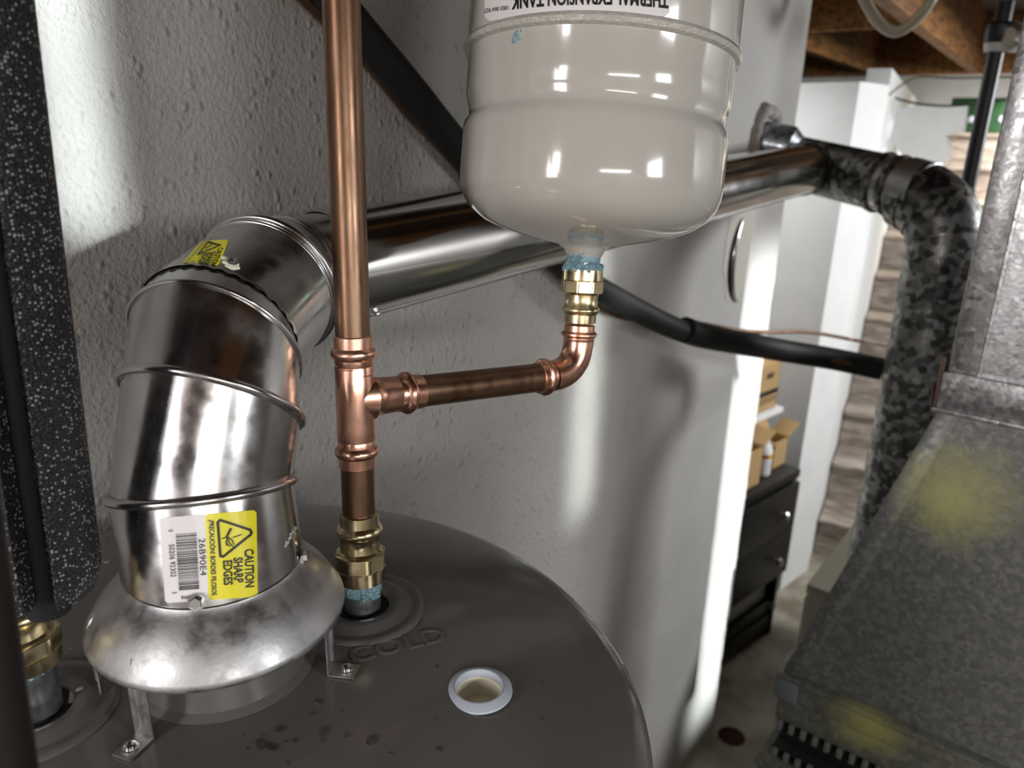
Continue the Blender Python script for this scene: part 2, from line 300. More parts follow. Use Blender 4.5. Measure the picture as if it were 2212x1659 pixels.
# ------------------------------------------------------------------ water heater
HC = Vector((.185, .387, 0)); ZT = EYE-.32; HR = .283
heater = thing('water_heater', HC, 'tall cylindrical water heater with glossy dark grey domed top', 'water heater')
prof = [(0, HR-.012), (.03, HR), (ZT-.045, HR), (ZT-.036, HR-.0015), (ZT-.031, HR-.006), (ZT-.028, HR-.013)]
for k in range(1, 10):
    r = (HR-.013)*(1-k/10); prof.append((ZT-.028*(r/(HR-.013))**3.2, r))
add('jacket', lathe(HC, Vector((0, 0, 1)), prof+[(ZT, .004)], 128), 'top', heater)
def topz(p):
    r = min((Vector((p[0], p[1]))-HC.xy).length, HR-.013); return ZT-.028*(r/(HR-.013))**3.2
UP = Vector((0, 0, 1))
def collar_ring(p, label):
    z = topz(p)+.0002; P = Vector((p[0], p[1], z))
    add('pipe_collar', lathe(P, UP, [(-.002, .0425), (.0016, .0425), (.0026, .0412), (.0028, .039), (.0018, .036), (.0022, .033), (.0050, .0285), (.0056, .025), (.0045, .0205), (.0025, .0185), (-.002, .018)], 64, cap=False), 'ring', heater, label=label)
    add('collar_hole_shade', lathe(P, UP, [(.0004, .0185), (.001, .0183)], 32), 'black', heater, label='flat black disc painting the dark hole around the steel nipple')  # flat black disc in place of the dark hole
cold = onH(783, 1316, -.323); hot = onH(84, 1550, -.325)
collar_ring(cold, 'dished grey collar around the cold water nipple'); collar_ring(hot, 'dished grey collar around the hot water nipple')
add('flue_outlet', shell(Vector((.205, .381, ZT-.003)), UP, [(0, .055), (.003, .0545), (.006, .050), (.018, .048), (.026, .047)], .0015), 'ring', heater, label='grey raised flue outlet under the draft hood')
# anode port
pp = onH(1035, 1476, -.322); pz = topz(pp); pp = Vector((pp.x, pp.y, pz))
add('port_grommet', shell(pp, UP, [(0, .0205), (.0012, .0203), (.0022, .0185), (.0030, .0165), (.0034, .0155), (-.003, .0150)], .0008), 'cap', heater, label='frosted white plastic grommet ring')
cup = lathe(pp, UP, [(.0012, .0149), (-.001, .0146), (-.003, .0140), (-.0035, .0136), (-.014, .0134), (-.014, .001)], 40, cap=False)
# the opening really goes down: cut the jacket there
add('port_foam', (cup[0], cup[1]), 'cream', heater, label='cream foam lining of the round port')
bpy.context.view_layer.update()
jk = [o for o in heater.children if o.name.startswith('jacket')][0]
def rect_hole(o, P, r):
    """bore a round hole through the sheet by boolean"""
    c = add('cutter', lathe(P, UP, [(-.03, r), (.03, r)], 48), 'black')
    md = o.modifiers.new('b', 'BOOLEAN'); md.operation = 'DIFFERENCE'; md.object = c; md.solver = 'EXACT'
    bpy.context.view_layer.update(); dg = bpy.context.evaluated_depsgraph_get()
    me = bpy.data.meshes.new_from_object(o.evaluated_get(dg)); o.modifiers.clear(); o.data = me; bpy.data.objects.remove(c)
    me.polygons.foreach_set('use_smooth', [True]*len(me.polygons)); me.set_sharp_from_angle(angle=math.radians(38))
rect_hole(jk, pp, .0150)
# embossed COLD
me = textmesh('COLD', .021, .0000, 1.15, .0004)
u = (onH(903, 1377, -.322)-onH(820, 1402, -.322)); u.z = 0; u.normalize(); vv = UP.cross(u)
cen = onH(861, 1392, -.322)
vs = [Vector((cen.x, cen.y, 0))+u*v.co.x+vv*v.co.y for v in me.vertices]
vs = [Vector((a.x, a.y, topz(a)+.0003+me.vertices[i].co.z)) for i, a in enumerate(vs)]
add('embossed_word', (vs, [tuple(p.vertices) for p in me.polygons]), 'ring', heater, smooth=False, label='word COLD pressed into the top beside the cold collar')
# nipples with hot and cold
def nipple(p, z1, label):
    P = Vector((p.x, p.y, topz(p)-.004))
    return top('pipe_nipple', lathe(P, UP, [(0, .0128), (.0005, .0133), (z1-P.z-.001, .0133), (z1-P.z, .0125)], 40), 'zinc', label, 'pipe nipple')
# ------------------------------------------------------------------ cold riser, tee, adapters
CB = Vector((cold.x, cold.y, topz(cold)))
ptop = atZ(737, 0, .4462); CD = (ptop-CB).normalized()
def cz(y, x=None): return on_axis(760, y, CB, CD)
def rings(P, d, prof, seg=48, hexr=None): return lathe(P, d, prof, seg, hexr=hexr)
def on_riser(y):
    # find distance along the riser where the picture row is y
    lo, hi = 0., .75
    for _ in range(40):
        m_ = (lo+hi)/2; p = CB+CD*m_; c = M.T@np.array([p.x, p.y, p.z-EYE]); yy = 829+FPX*c[1]/c[2]
        if yy > y: lo = m_
        else: hi = m_
    return lo
def on_line(P, d, y, hi=.8, axis=1):
    lo = 0.; f = lambda m_: (lambda c: (CX+FPX*c[0]/c[2]) if axis == 0 else (829+FPX*c[1]/c[2]))(M.T@np.array([(P+d*m_).x, (P+d*m_).y, (P+d*m_).z-EYE]))
    s = 1 if f(hi) > f(lo) else -1
    for _ in range(40):
        m_ = (lo+hi)/2
        if (f(m_)-y)*s < 0: lo = m_
        else: hi = m_
    return lo
zb = on_riser(1252)
nip = top('pipe_nipple', lathe(CB, CD, [(-.006, .0128), (zb+.004, .0133)], 40), 'zinc', 'grey steel nipple rising from the cold collar of the heater', 'pipe nipple')
def adapter(P, d, t0, t1, label, flip=False, s=1.0):
    """pressed brass female adapter: threaded hexagonal end at t0, press bead end at t1"""
    T = lambda f: t0+(t1-t0)*f
    a = thing('brass_adapter', P+d*t0, label, 'pipe fitting')
    add('threaded_end', lathe(P, d, [(T(0), .0150*s), (T(.01), .0160*s), (T(.20), .0163*s), (T(.21), .0158*s)], 48), 'brass', a)
    add('hex_body', lathe(P, d, [(T(.20), .0150*s), (T(.22), .0160*s), (T(.42), .0160*s), (T(.44), .0150*s)], 72, hexr={1: 8, 2: 8}), 'brass', a)
    add('press_socket', lathe(P, d, [(T(.43), .0150*s), (T(.47), .0132*s), (T(.55), .0129*s), (T(.66), .0130*s), (T(.70), .0142*s), (T(.735), .0152*s), (T(.77), .0152*s), (T(.81), .0142*s), (T(.84), .0128*s), (T(.99), .0127*s), (T(1), .0117*s)], 48), 'brass', a)
    return a
ta = on_riser(1250); tb = on_riser(1107)
ad1 = adapter(CB, CD, ta, tb, 'brass press adapter with an eight sided nut on the cold nipple', s=1.03)
# sealant smear
def smear(P, d, t0, t1, r, parent, n=120, a0=0, a1=6.283, sz=.0022, label='pale blue thread sealant'):
    d, e1, e2 = frame(d); parts = []
    for _ in range(n):
        a = random.uniform(a0, a1); t = random.uniform(t0, t1); s = sz*random.uniform(.4, 1)
        c = P+d*t+(e1*math.cos(a)+e2*math.sin(a))*r
        bm = bmesh.new(); bmesh.ops.create_icosphere(bm, subdivisions=1, radius=s); bm.verts.index_update()
        parts.append(([c+Vector((v.co.x*random.uniform(.8, 1.6), v.co.y*random.uniform(.8, 1.6), v.co.z*random.uniform(.5, 1.2))) for v in bm.verts], [tuple(v.index for v in f.verts) for f in bm.faces])); bm.free()
    band = lathe(P, d, [(t0, r-.001), (t0+(t1-t0)*.2, r+.0003), (t1, r+.0006), (t1, r-.002)], 40, cap=False)
    o = add('thread_sealant', join(band, *parts), 'dope', parent, label=label, kind='stuff'); return o
smear(CB, CD, ta-.0015, ta+.0005, .0136, ad1, 90, sz=.0015)
# angle facing the camera on the right side: longer drip
_, e1_, e2_ = frame(CD)
def cam_angle(P, d, px, py):
    d, e1, e2 = frame(d); r = Vector(ray(px, py)).normalized(); o = Vector((0, 0, EYE)); m_ = P-o; best = None
    q = o+r*((m_-d*m_.dot(d)).dot((r-d*r.dot(d)).normalized())/((r-d*r.dot(d)).length)); v_ = q-P; v_ -= d*v_.dot(d); return math.atan2(v_.dot(e2), v_.dot(e1))
def toward(P, d, px, py, rad):
    """angle round the axis where the sight line first meets the cylinder, and the distance along it"""
    d, e1, e2 = frame(d); r = Vector(ray(px, py)).normalized(); o = Vector((0, 0, EYE)); m_ = o-P
    rp = r-d*r.dot(d); mp = m_-d*m_.dot(d); A = rp.dot(rp); B = 2*rp.dot(mp); Cc = mp.dot(mp)-rad*rad; D = B*B-4*A*Cc
    t = (-B-math.sqrt(max(D, 0)))/(2*A); q = o+r*t-P; return math.atan2(q.dot(e2), q.dot(e1)), q.dot(d)
aa, tt = toward(CB, CD, 800, 1262, .0133)
smear(CB, CD, ta-.010, ta-.001, .0134, nip, 90, aa-.45, aa+.5, .0020)
bpy.data.objects.remove([o for o in nip.children][0]) if False else None
# pipes
tee_b = on_riser(1008); tee_t = on_riser(724)
low = top('copper_pipe', lathe(CB, CD, [(tb-.018, .0111), (tee_b+.018, .0111)], 48), 'cuold', 'short brown copper pipe between the brass adapter and the copper tee', 'pipe')
rise = top('copper_pipe', lathe(CB, CD, [(tee_t-.018, .0111), (.75, .0111)], 48), 'cuold', 'long brown copper pipe rising from the tee to the top of the picture', 'pipe')
EC = atZ(1245, 806, .617)      # elbow corner
tm = on_riser(861); TP = CB+CD*tm; AD = (EC-TP).normalized(); AL = (EC-TP).length
tee = thing('copper_tee', TP, 'shiny copper press tee joining the riser and the sideways arm', 'pipe fitting')
def bead(P, d, t, r, w=.0032): return [(t-w, r), (t-w*.6, r+.0016), (t, r+.0024), (t+w*.6, r+.0016), (t+w, r)]
def socket(P, d, ta_, tb_, body, seg=48):
    """press cup from body edge ta_ to lip tb_"""
    s = 1 if tb_ > ta_ else -1; L = abs(tb_-ta_); pr = [(0, body), (L*.30, body), (L*.36, .0124), (L*.44, .0124), (L*.50, .0136), (L*.56, .0148), (L*.63, .0148), (L*.69, .0136), (L*.74, .0124), (L*.98, .0124), (L, .0118), (L*.98, .0112)]
    return lathe(P, d, [(ta_+s*a, r) for a, r in pr], seg, cap=False)
add('run', lathe(CB, CD, [(on_riser(955), .0118), (on_riser(948), .0125), (on_riser(790), .0125), (on_riser(784), .0118)], 56), 'cu', tee)
def cup(P, d, t0, t1): 
    s = 1 if t1 > t0 else -1; L = abs(t1-t0)
    pr = [(0, .0118), (.06, .0124), (.26, .0124), (.32, .0136), (.40, .0146), (.50, .0146), (.58, .0136), (.63, .0122), (.97, .0121), (1, .0113)]
    return lathe(P, d, [(t0+s*a*L, r) for a, r in pr], 56, cap=True)
add('press_cup', cup(CB, CD, on_riser(793), tee_t), 'cu', tee); add('press_cup', cup(CB, CD, on_riser(945), tee_b), 'cu', tee)
bx_ = lambda x: on_line(TP, AD, x, AL, 0)
add('branch', lathe(TP, AD, [(0, .0125), (.0110, .0152), (.0128, .0141), (.015, .0131), (.019, .0125), (bx_(858), .0122), (bx_(860), .012)], 56, cap=False), 'cu', tee)
add('press_cup', cup(TP, AD, bx_(852), bx_(908)), 'cu', tee)
# stamped insertion marks on the tee
mk = []
for (px, py) in ((795, 812), (795, 932), (750, 800), (770, 945), (803, 945)):
    a, t_ = toward(CB, CD, px, py, .0126); q = []
    for da in (-.28, -.1, .1, .28): 
        for dt in (-.0005, .0005): q.append(CB+CD*(t_+dt)+(e1_*math.cos(a+da)+e2_*math.sin(a+da))*.01262)
    mk.append((q, [(0, 2, 3, 1), (2, 4, 5, 3), (4, 6, 7, 5)]))
add('insertion_mark', join(*mk), mat('stamp_shadow', (.32, .12, .07), .5, metal=.6), tee, label='dark stamped insertion marks', kind='stuff')
arm = top('copper_pipe', lathe(TP, AD, [(bx_(890), .0111), (bx_(1178), .0111)], 48), 'cuold', 'brown copper arm pipe reaching sideways from the tee to the copper elbow', 'pipe')
# tank axis
TD = Vector((.160, .068, 1)).normalized(); NK = atZ(1262, 545, .600); ND = (NK-EC).normalized()
el = thing('copper_elbow', EC, 'shiny copper press elbow under the brass adapter of the tank', 'pipe fitting')
yz = lambda y: on_line(EC, ND, y, .2, 1)
ra = .027; A_ = EC-AD*ra; B_ = EC+ND*ra; arc = []
for k in range(13):
    t_ = k/12; arc.append(A_*(1-t_)**2+EC*2*t_*(1-t_)*1.0+B_*t_**2)
add('bend', tube(arc, .0122, 40), 'cu', el)
add('press_cup', cup(TP, AD, AL-ra-.001, bx_(1160)), 'cu', el); add('press_cup', cup(EC, ND, ra-.001, yz(701)), 'cu', el)
t0 = yz(581); t1 = yz(697)
ad2 = adapter(EC, ND, t0, t1, 'brass press adapter screwed to the neck of the expansion tank')
# ------------------------------------------------------------------ expansion tank
tank = thing('expansion_tank', NK, 'upside down warm grey expansion tank hanging over the copper elbow', 'tank')
B0 = NK+TD*.004
RT = .1005
pf = [(-.020, .0115), (-.0195, .0128), (-.012, .0130), (-.011, .0122), (-.008, .0122), (-.007, .0135), (-.002, .0160), (.0015, .021), (.0035, .032), (.007, .050), (.011, .066), (.0165, .080), (.0235, .0905), (.032, .0970), (.041, .0998), (.050, RT)]
def tz(y): return on_line(B0, TD, y, .5, 1)
def tzf(py):   # height along the tank where its front surface is seen
    a, t_ = toward(B0, TD, 1285, py, RT); return t_
zg = tzf(206); zs = tzf(34)
pf += [(zg-.012, RT), (zg-.006, RT-.0010), (zg-.0025, RT-.0034), (zg, RT-.0040), (zg+.005, RT-.0038), (zg+.009, RT-.0026), (zg+.014, RT-.0012), (zg+.022, RT-.001), (zs-.001, RT-.001), (zs+.002, RT), (zs+.12, RT), (zs+.15, .094), (zs+.17, .08), (zs+.185, .05), (zs+.19, .01)]
bodym = add('tank_shell', lathe(B0, TD, pf, 128), 'tank', tank)
add('weld_seam', lathe(B0, TD, [(zs-.0045, RT-.001), (zs-.003, RT+.002), (zs, RT+.0032), (zs+.0025, RT+.002), (zs+.0035, RT)], 128, cap=False), 'weld', tank, label='lumpy painted weld bead round the tank')
smear(B0, TD, -.019, -.0135, .0135, tank, 170, sz=.0028)
_an, _t = toward(B0, TD, 1245, 545, .0125); smear(B0, TD, -.014, -.004, .0128, tank, 60, _an-.5, _an+.5, .0018)
def curved(P, d, rad, pts, fcs, name, m, parent, label=None):
    """lay a flat design on a cylinder: pts in (angle, distance along)"""
    d, e1, e2 = frame(d); vs = [P+d*t+(e1*math.cos(a)+e2*math.sin(a))*rad for a, t in pts]
    o = add(name, (vs, fcs), m, parent, False, label); return o
def decal(P, d, rad, box4, corners):
    """map design units to the cylinder: corners gives seen pixel rectangle"""
    x0, y0, x1, y1 = box4; aL, tA = toward(P, d, x0, (y0+y1)/2, rad); aR, _ = toward(P, d, x1, (y0+y1)/2, rad)
    xm = (x0+x1)/2; _, tT = toward(P, d, xm, y0, rad); _, tB = toward(P, d, xm, y1, rad)
    if abs(aR-aL) > math.pi: aR += 2*math.pi if aR < aL else -2*math.pi
    return lambda x, y: (aL+(aR-aL)*(x-x0)/(x1-x0), tT+(tB-tT)*(y-y0)/(y1-y0))
def grid(mp, x0, y0, x1, y1, n=24, rc=8):
    pts = []; fs = []
    for i in range(n+1):
        x = x0+(x1-x0)*i/n; e = min(x-x0, x1-x); c = rc-math.sqrt(max(0, rc*rc-max(0, rc-e)**2)) if rc and e < rc else 0
        pts += [mp(x, y0+c), mp(x, y1-c)]
    for i in range(n): fs.append((2*i, 2*i+2, 2*i+3, 2*i+1))
    return pts, fs
def decal_text(mp, s, cx, cy, size, rot, P, d, rad, name, parent, m='ink', bold=0., xs=1., label=None):
    me = textmesh(s, size, bold*size, xs); c, sn = math.cos(math.radians(rot)), math.sin(math.radians(rot)); pts = []
    for v in me.vertices:
        x, y = v.co.x, -v.co.y; pts.append(mp(cx+x*c-y*sn, cy+x*sn+y*c))
    return curved(P, d, rad, pts, [tuple(p.vertices) for p in me.polygons], name, m, parent, label)
def blot(pts, objs, m, par, name, label, r=.0016, h=.0003):
    bv = surf(objs); o = Vector((0, 0, EYE)); pr = []
    for x, y in pts:
        q, n2, _i, _d = bv.ray_cast(o, Vector(ray(x, y)).normalized())
        if q is None: continue
        n2 = -n2 if n2.dot(q-o) > 0 else n2; pr.append(lathe(q-n2*.0002, n2, [(0, r), (.0002+h, r*.8), (.0003+h, r*.2)], 9))
    return add(name, join(*pr), m, par, label=label, kind='stuff')
# ------------------------------------------------------------------ flue: draft hood, elbows, pipe
FB = Vector((.205, .381, 0)); FR = .0510
hood = thing('draft_hood', Vector((.205, .381, ZT)), 'flared galvanized draft hood on legs over the heater flue', 'draft hood')
hb = EYE-.282
add('cone', shell(Vector((.205, .381, 0)), UP, [(hb-.001, .0735), (hb+.001, .0740), (hb+.0035, .0732), (hb+.016, .0655), (hb+.025, .0575), (hb+.028, .0540), (hb+.0300, .0518), (hb+.032, .0500), (hb+.033, .0495)], .0008, 96), 'hood', hood)
def leg(fx, fy, label=None, spin=None):
    foot = onH(fx, fy, -.32); dv = Vector((foot.x-.205, foot.y-.381, 0)).normalized(); return leg_dir(dv, (Vector((foot.x, foot.y))-Vector((.205, .381))).length)
def leg_dir(dv, r):
    s = UP.cross(dv); P = Vector((.205, .381, 0))+dv*r; z0 = topz(P)+.0004; h = hb+.008-z0; w_ = .0122; th = .001
    # strap: upright part, tab under the cone, foot turned outward
    a = obox(P-s*w_/2+UP*z0, s*w_, dv*th, UP*h)
    b = obox(P-s*w_/2+UP*z0, s*w_, dv*.017, UP*th)
    c = obox(P-s*w_/2+UP*(z0+h)-dv*.008, s*w_, dv*.009, UP*th)
    o = add('leg', join(a, b, c), 'hood', hood, smooth=False)
    rib = tube(smoothpath([P+dv*(th)+UP*(z0+.008), P+dv*(th+.0002)+UP*(z0+h*.5), P+dv*(th)+UP*(z0+h-.010)], 4), .0017, 12)
    add('stiffening_rib', rib, 'hood', o)
    add('leg_root', tube([P+dv*.001+UP*(hb+.002), P-dv*.003+UP*(hb+.010), P-dv*.008+UP*(hb+.0165)], [.0042, .0045, .002], 14), 'hood', o)
    SP = P+dv*.0105+UP*(z0+th)
    add('screw', join(lathe(SP, UP, [(0, .0042), (.0008, .0042), (.001, .0033), (.003, .0030), (.0036, .0022)], 20)), 'silver', o)
    return o
leg(315, 1590); leg(714, 1446)
for q in ((-.06, .03), (.05, .045)): leg_dir(Vector((q[0], q[1], 0)).normalized(), .069)
def hexscrew(P, nrm, parent, r=.0038):
    return add('hex_screw', join(lathe(P, nrm, [(0, r*1.25), (.0007, r*1.25), (.0008, r*.9)], 24), lathe(P, nrm, [(.0007, r*.82), (.0035, r*.82), (.004, r*.7)], 36, hexr={0: 6, 1: 6, 2: 6})), 'silver', parent)
# centre line of the vent
N = [Vector((.205, .381, hb+.0200)), atZ(443, 1050, .457), atZ(461, 868, .455), atZ(466, 748, .466), atZ(474, 718, .482), atZ(580, 620, .548), atZ(672, 592, .61), atZ(735, 580, .67)]
r0 = onY(850, 551, .562); r1 = onY(1755, 362, .565)
RUN = (r1-r0).normalized()
N[7] = r0-RUN*.075; N[6] = N[7]-RUN*.05+Vector((-.01, -.012, .001))
NR = [UP, Vector((.16, .25, 1)), Vector((.72, .36, 1)), Vector((.75, .457, .50)), Vector((.78, .46, .42)), Vector((.88, .41, .24)), Vector((.97, .22, -.02)), RUN]
NR = [n_.normalized() for n_ in NR]
def ringpts(i, axis_dir, rad, seg=72, off=0.):
    d, e1, e2 = frame(axis_dir); P = N[i]; nrm = NR[i]; out = []
    return P, nrm
SEG = 72
ref = Vector((.616, -.788, 0))
def cutring(P, nrm, ax, rad):
    """the ellipse a pipe along ax makes on the joint plane"""
    ax = ax.normalized(); e1 = (ref-ax*ref.dot(ax)).normalized(); e2 = ax.cross(e1); out = []
    for k in range(SEG):
        a = 2*math.pi*k/SEG; q = e1*math.cos(a)*rad+e2*math.sin(a)*rad; t_ = -q.dot(nrm)/ax.dot(nrm); out.append(P+q+ax*t_)
    return out
def jax(i):
    a_ = (N[i]-N[i-1]).normalized() if i > 0 else (N[1]-N[0]).normalized(); b_ = (N[i+1]-N[i]).normalized() if i < 7 else RUN
    if i == 0: return UP*.6+a_*.4
    if i == 7: return RUN
    return (a_+b_).normalized()*.5+NR[i]*.5
def gore(i, j, rad=FR, rad2=None):
    A = cutring(N[i], NR[i], jax(i), rad); B = cutring(N[j], NR[j], jax(j), rad2 or rad); vs = []; fs = []
    nst = 6
    for s in range(nst+1): vs += [a.lerp(b, s/nst) for a, b in zip(A, B)]
    for s in range(nst):
        for k in range(SEG): k2 = (k+1) % SEG; fs.append((s*SEG+k, s*SEG+k2, (s+1)*SEG+k2, (s+1)*SEG+k))
    return vs, fs
def beadring(i, rad, r=.0024, push=0.):
    pts = [p+NR[i]*push for p in cutring(N[i], NR[i], jax(i), rad)]; return tube(pts, r, 12, closed=True)
el1 = thing('vent_elbow', N[0], 'shiny adjustable vent elbow standing in the draft hood with a caution label', 'vent elbow')
g0 = add('gore', gore(0, 1), 'duct', el1); g1 = add('gore', gore(1, 2), 'duct', el1); add('gore', gore(2, 3), 'duct', el1)
add('seam_bead', beadring(1, FR+.0012, .0027), 'duct', el1); add('seam_bead', beadring(2, FR+.0012, .0027), 'duct', el1)
add('seam_bead', beadring(3, FR+.0006, .0016), 'duct', el1)
el2 = thing('vent_elbow', N[4], 'second shiny adjustable vent elbow turning toward the long pipe, small yellow label on top', 'vent elbow')
add('gore', gore(3, 4, FR*.995, FR*.985), 'duct', el2, label='plain crimped collar of the joint')
g4 = add('gore', gore(4, 5, FR*1.0), 'duct', el2); add('gore', gore(5, 6, FR), 'duct', el2); add('gore', gore(6, 7, FR), 'duct', el2)
add('seam_bead', beadring(5, FR+.001, .0022), 'duct', el2); add('seam_bead', beadring(5, FR+.0004, .0012, -.007), 'duct', el2)
add('seam_bead', beadring(6, FR+.001, .0020), 'duct', el2); add('seam_bead', beadring(6, FR+.0004, .0012, .008), 'duct', el2)
# crimped lip: small teeth round the joint
cr = cutring(N[4], NR[4], jax(4), FR+.0003); ax = (N[5]-N[4]).normalized(); vs = []; fs = []
for k in range(SEG*2):
    a = cr[k//2]; b = cr[(k//2+1) % SEG]; p = a if k % 2 == 0 else (a+b)/2; c = N[4]; o_ = (p-c).normalized()
    vs += [p-ax*(.0022 if k % 4 < 2 else .0006)+o_*.0004, p+ax*.002+o_*.0002]
for k in range(SEG*2): k2 = (k+1) % (SEG*2); fs.append((2*k, 2*k2, 2*k2+1, 2*k+1))
add('crimped_edge', (vs, fs), 'duct', el2, label='small toothed edge of the crimped joint')
# stickers are laid on the metal itself: each design point is dropped onto the surface it is stuck to
from mathutils.bvhtree import BVHTree
def surf(objs):
    vs = []; fs = []
    for o in objs:
        k = len(vs); vs += [v.co.copy() for v in o.data.vertices]; fs += [tuple(i+k for i in p.vertices) for p in o.data.polygons]
    return BVHTree.FromPolygons(vs, fs)
def quad(bv, c, box4, P, d):
    """design box -> quad of seen corners (tl, tr, br, bl) -> point on the surface; returns function giving 3-D point at an offset"""
    x0, y0, x1, y1 = box4; dd = d.normalized()
    def f(x, y):
        u = (x-x0)/(x1-x0); v = (y-y0)/(y1-y0); px = c[0][0]*(1-u)*(1-v)+c[1][0]*u*(1-v)+c[2][0]*u*v+c[3][0]*(1-u)*v; py = c[0][1]*(1-u)*(1-v)+c[1][1]*u*(1-v)+c[2][1]*u*v+c[3][1]*(1-u)*v
        o = Vector((0, 0, EYE)); r = Vector(ray(px, py)).normalized(); h = bv.ray_cast(o, r)[0]
        if h is None:
            h = o+r*((P-o).dot(r))
        w_ = h-P; w_ -= dd*w_.dot(dd); return h, w_.normalized()
    return f
def lay(f, off, pts, fs, name, m, parent, label=None):
    vs = []
    for x, y in pts: h, nn_ = f(x, y); vs.append(h+nn_*off)
    return add(name, (vs, fs), m, parent, False, label)
def sheet(x0, y0, x1, y1, n=20, m_=8, rc=6):
    pts = []; fs = []
    for i in range(n+1):
        x = x0+(x1-x0)*i/n; e = min(x-x0, x1-x); c = rc-math.sqrt(max(0, rc*rc-max(0, rc-e)**2)) if rc and e < rc else 0
        for j in range(m_+1): pts.append((x, y0+c+(y1-y0-2*c)*j/m_))
    for i in range(n):
        for j in range(m_): a = i*(m_+1)+j; fs.append((a, a+m_+1, a+m_+2, a+1))
    return pts, fs
def words(f, off, t, cx, cy, size, rot, par, xs=1., bold=0., m='ink'):
    me = textmesh(t, size, bold*size, xs); c, sn = math.cos(math.radians(rot)), math.sin(math.radians(rot))
    return lay(f, off, [(cx+v.co.x*c+v.co.y*sn, cy+v.co.x*sn-v.co.y*c) for v in me.vertices], [tuple(p.vertices) for p in me.polygons], 'label_text', m, par)
GA = (N[1]-N[0]).normalized(); GP = N[0]; LR = FR+.0003
F1 = quad(surf([g0]), ((345, 1118), (553, 1101), (556, 1288), (358, 1302)), (347, 1103, 553, 1300), GP, GA)
lab = lay(F1, .0004, *sheet(347, 1103, 447, 1300), 'label', 'white', el1, 'white half of the caution label with a bar code')
lab2 = lay(F1, .0005, *sheet(444, 1103, 553, 1300), 'label', 'yellow', el1, 'yellow half of the caution label with black warning words')
def dt(t, x, y, size, rot=90, xs=.7, bold=.0, par=lab2): return words(F1, .0009, t, x, y, size, rot, par, xs, bold)
dt('CAUTION', 534, 1234, 27, xs=.72, bold=.03); dt('SHARP', 510, 1236, 27, xs=.72, bold=.03); dt('EDGES', 487, 1240, 27, xs=.72, bold=.03)
dt('¡PRECAUCIÓN! BORDES FILOSOS', 456, 1203, 15, xs=.78, bold=.025)
dt('26B90E4', 434, 1200, 19, xs=1.28, par=lab); dt('0', 369, 1134, 13, xs=.9, par=lab); dt('50206 92302', 369, 1203, 17, xs=.85, par=lab); dt('3', 369, 1277, 13, xs=.9, par=lab)
dt('91632', 396, 1290, 11, rot=0, xs=.9, bold=.02, par=lab)
bars = []; y = 1143.; rb = random.Random(3)
while y < 1272:
    h_ = rb.choice([1, 1, 1.6, 2.4]); bars += [(380, y), (424, y), (424, y+h_), (380, y+h_)]; y += h_+rb.choice([.9, 1.2, 2.0])
lay(F1, .0009, bars, [(4*i, 4*i+1, 4*i+2, 4*i+3) for i in range(len(bars)//4)], 'bar_code', 'ink', lab)
def poly_strip(mp, pl, w_, closed=True):
    q_ = list(pl)+([pl[0]] if closed else []); pl = []
    for a, b in zip(q_, q_[1:]):
        m_ = max(1, int((Vector(b)-Vector(a)).length/8)); pl += [tuple(Vector(a).lerp(Vector(b), k/m_)) for k in range(m_)]
    pl.append(q_[-1]); closed = False
    pts = []; fs = []; n = len(pl)
    for i in range(n if closed else n-1):
        a = Vector(pl[i]); b = Vector(pl[(i+1) % n]); d_ = (b-a).normalized(); nn = Vector((-d_.y, d_.x))*w_/2; a2 = a-d_*w_*.35; b2 = b+d_*w_*.35; k = len(pts)
        for q in (a2-nn, b2-nn, b2+nn, a2+nn): pts.append((q.x, q.y))
        fs.append((k, k+1, k+2, k+3))
    return pts, fs
def symbol(f, tri, w_, par, hand, off=.0009):
    a = poly_strip(None, tri, w_); b = poly_strip(None, hand[0], w_*.9, False); o = len(a[0]); pts = a[0]+b[0]; fs = a[1]+[tuple(i+o for i in q) for q in b[1]]
    for h in hand[1:]:
        c_ = poly_strip(None, h, w_*.45, False); o = len(pts); pts += c_[0]; fs += [tuple(i+o for i in q) for q in c_[1]]
    lay(f, off, pts, fs, 'warning_symbol', 'ink', par, 'black triangle with a cut hand')
symbol(F1, [(470, 1124), (475, 1119), (538, 1147), (541, 1153), (539, 1158), (479, 1203), (473, 1201)], 5.5, lab2, [[(497, 1141), (488, 1158)], [(488, 1158), (479, 1162)], [(489, 1160), (486, 1172), (494, 1181)], [(490, 1160), (493, 1172), (500, 1181)], [(492, 1160), (500, 1168), (503, 1177)], [(488, 1163), (487, 1178)], [(502, 1161), (519, 1156)]])
FT = quad(surf([bodym]), ((1048, -150), (1447, -160), (1445, 37), (1048, 47)), (0, 0, 400, 190), B0, TD)
def FTc(x, y):   # the lower edge follows the round of the tank
    return FT(x, y-(1-((x-200)/200)**2)*14*y/190)
stk = lay(FTc, .0004, *sheet(0, 0, 400, 190, 40, 8, 10), 'label', 'white', tank, 'white paper label printed upside down')
words(FTc, .0009, 'THERMAL EXPANSION TANK', 228, 154, 46, 180, stk, .56, .025); words(FTc, .0009, '1003 064 927', 27, 167, 13, 180, stk, .75)
HA = (N[5]-N[4]).normalized(); HP = N[4]
F2 = quad(surf([g4]), ((437, 521), (495, 518), (472, 575), (372, 595)), (0, 0, 100, 100), HP, HA)
ls = lay(F2, .0004, *sheet(-2, 0, 100, 100, rc=8), 'label', 'yellow', el2, 'small yellow caution label on the second elbow')
for s_, x_ in (('CAUTION', 86), ('SHARP', 68), ('EDGES', 51)): words(F2, .0009, s_, x_, 66, 21, 90, ls, .72, .03)
words(F2, .0009, '¡PRECAUCIÓN! BORDES FILOSOS', 12, 54, 12, 90, ls, .6)
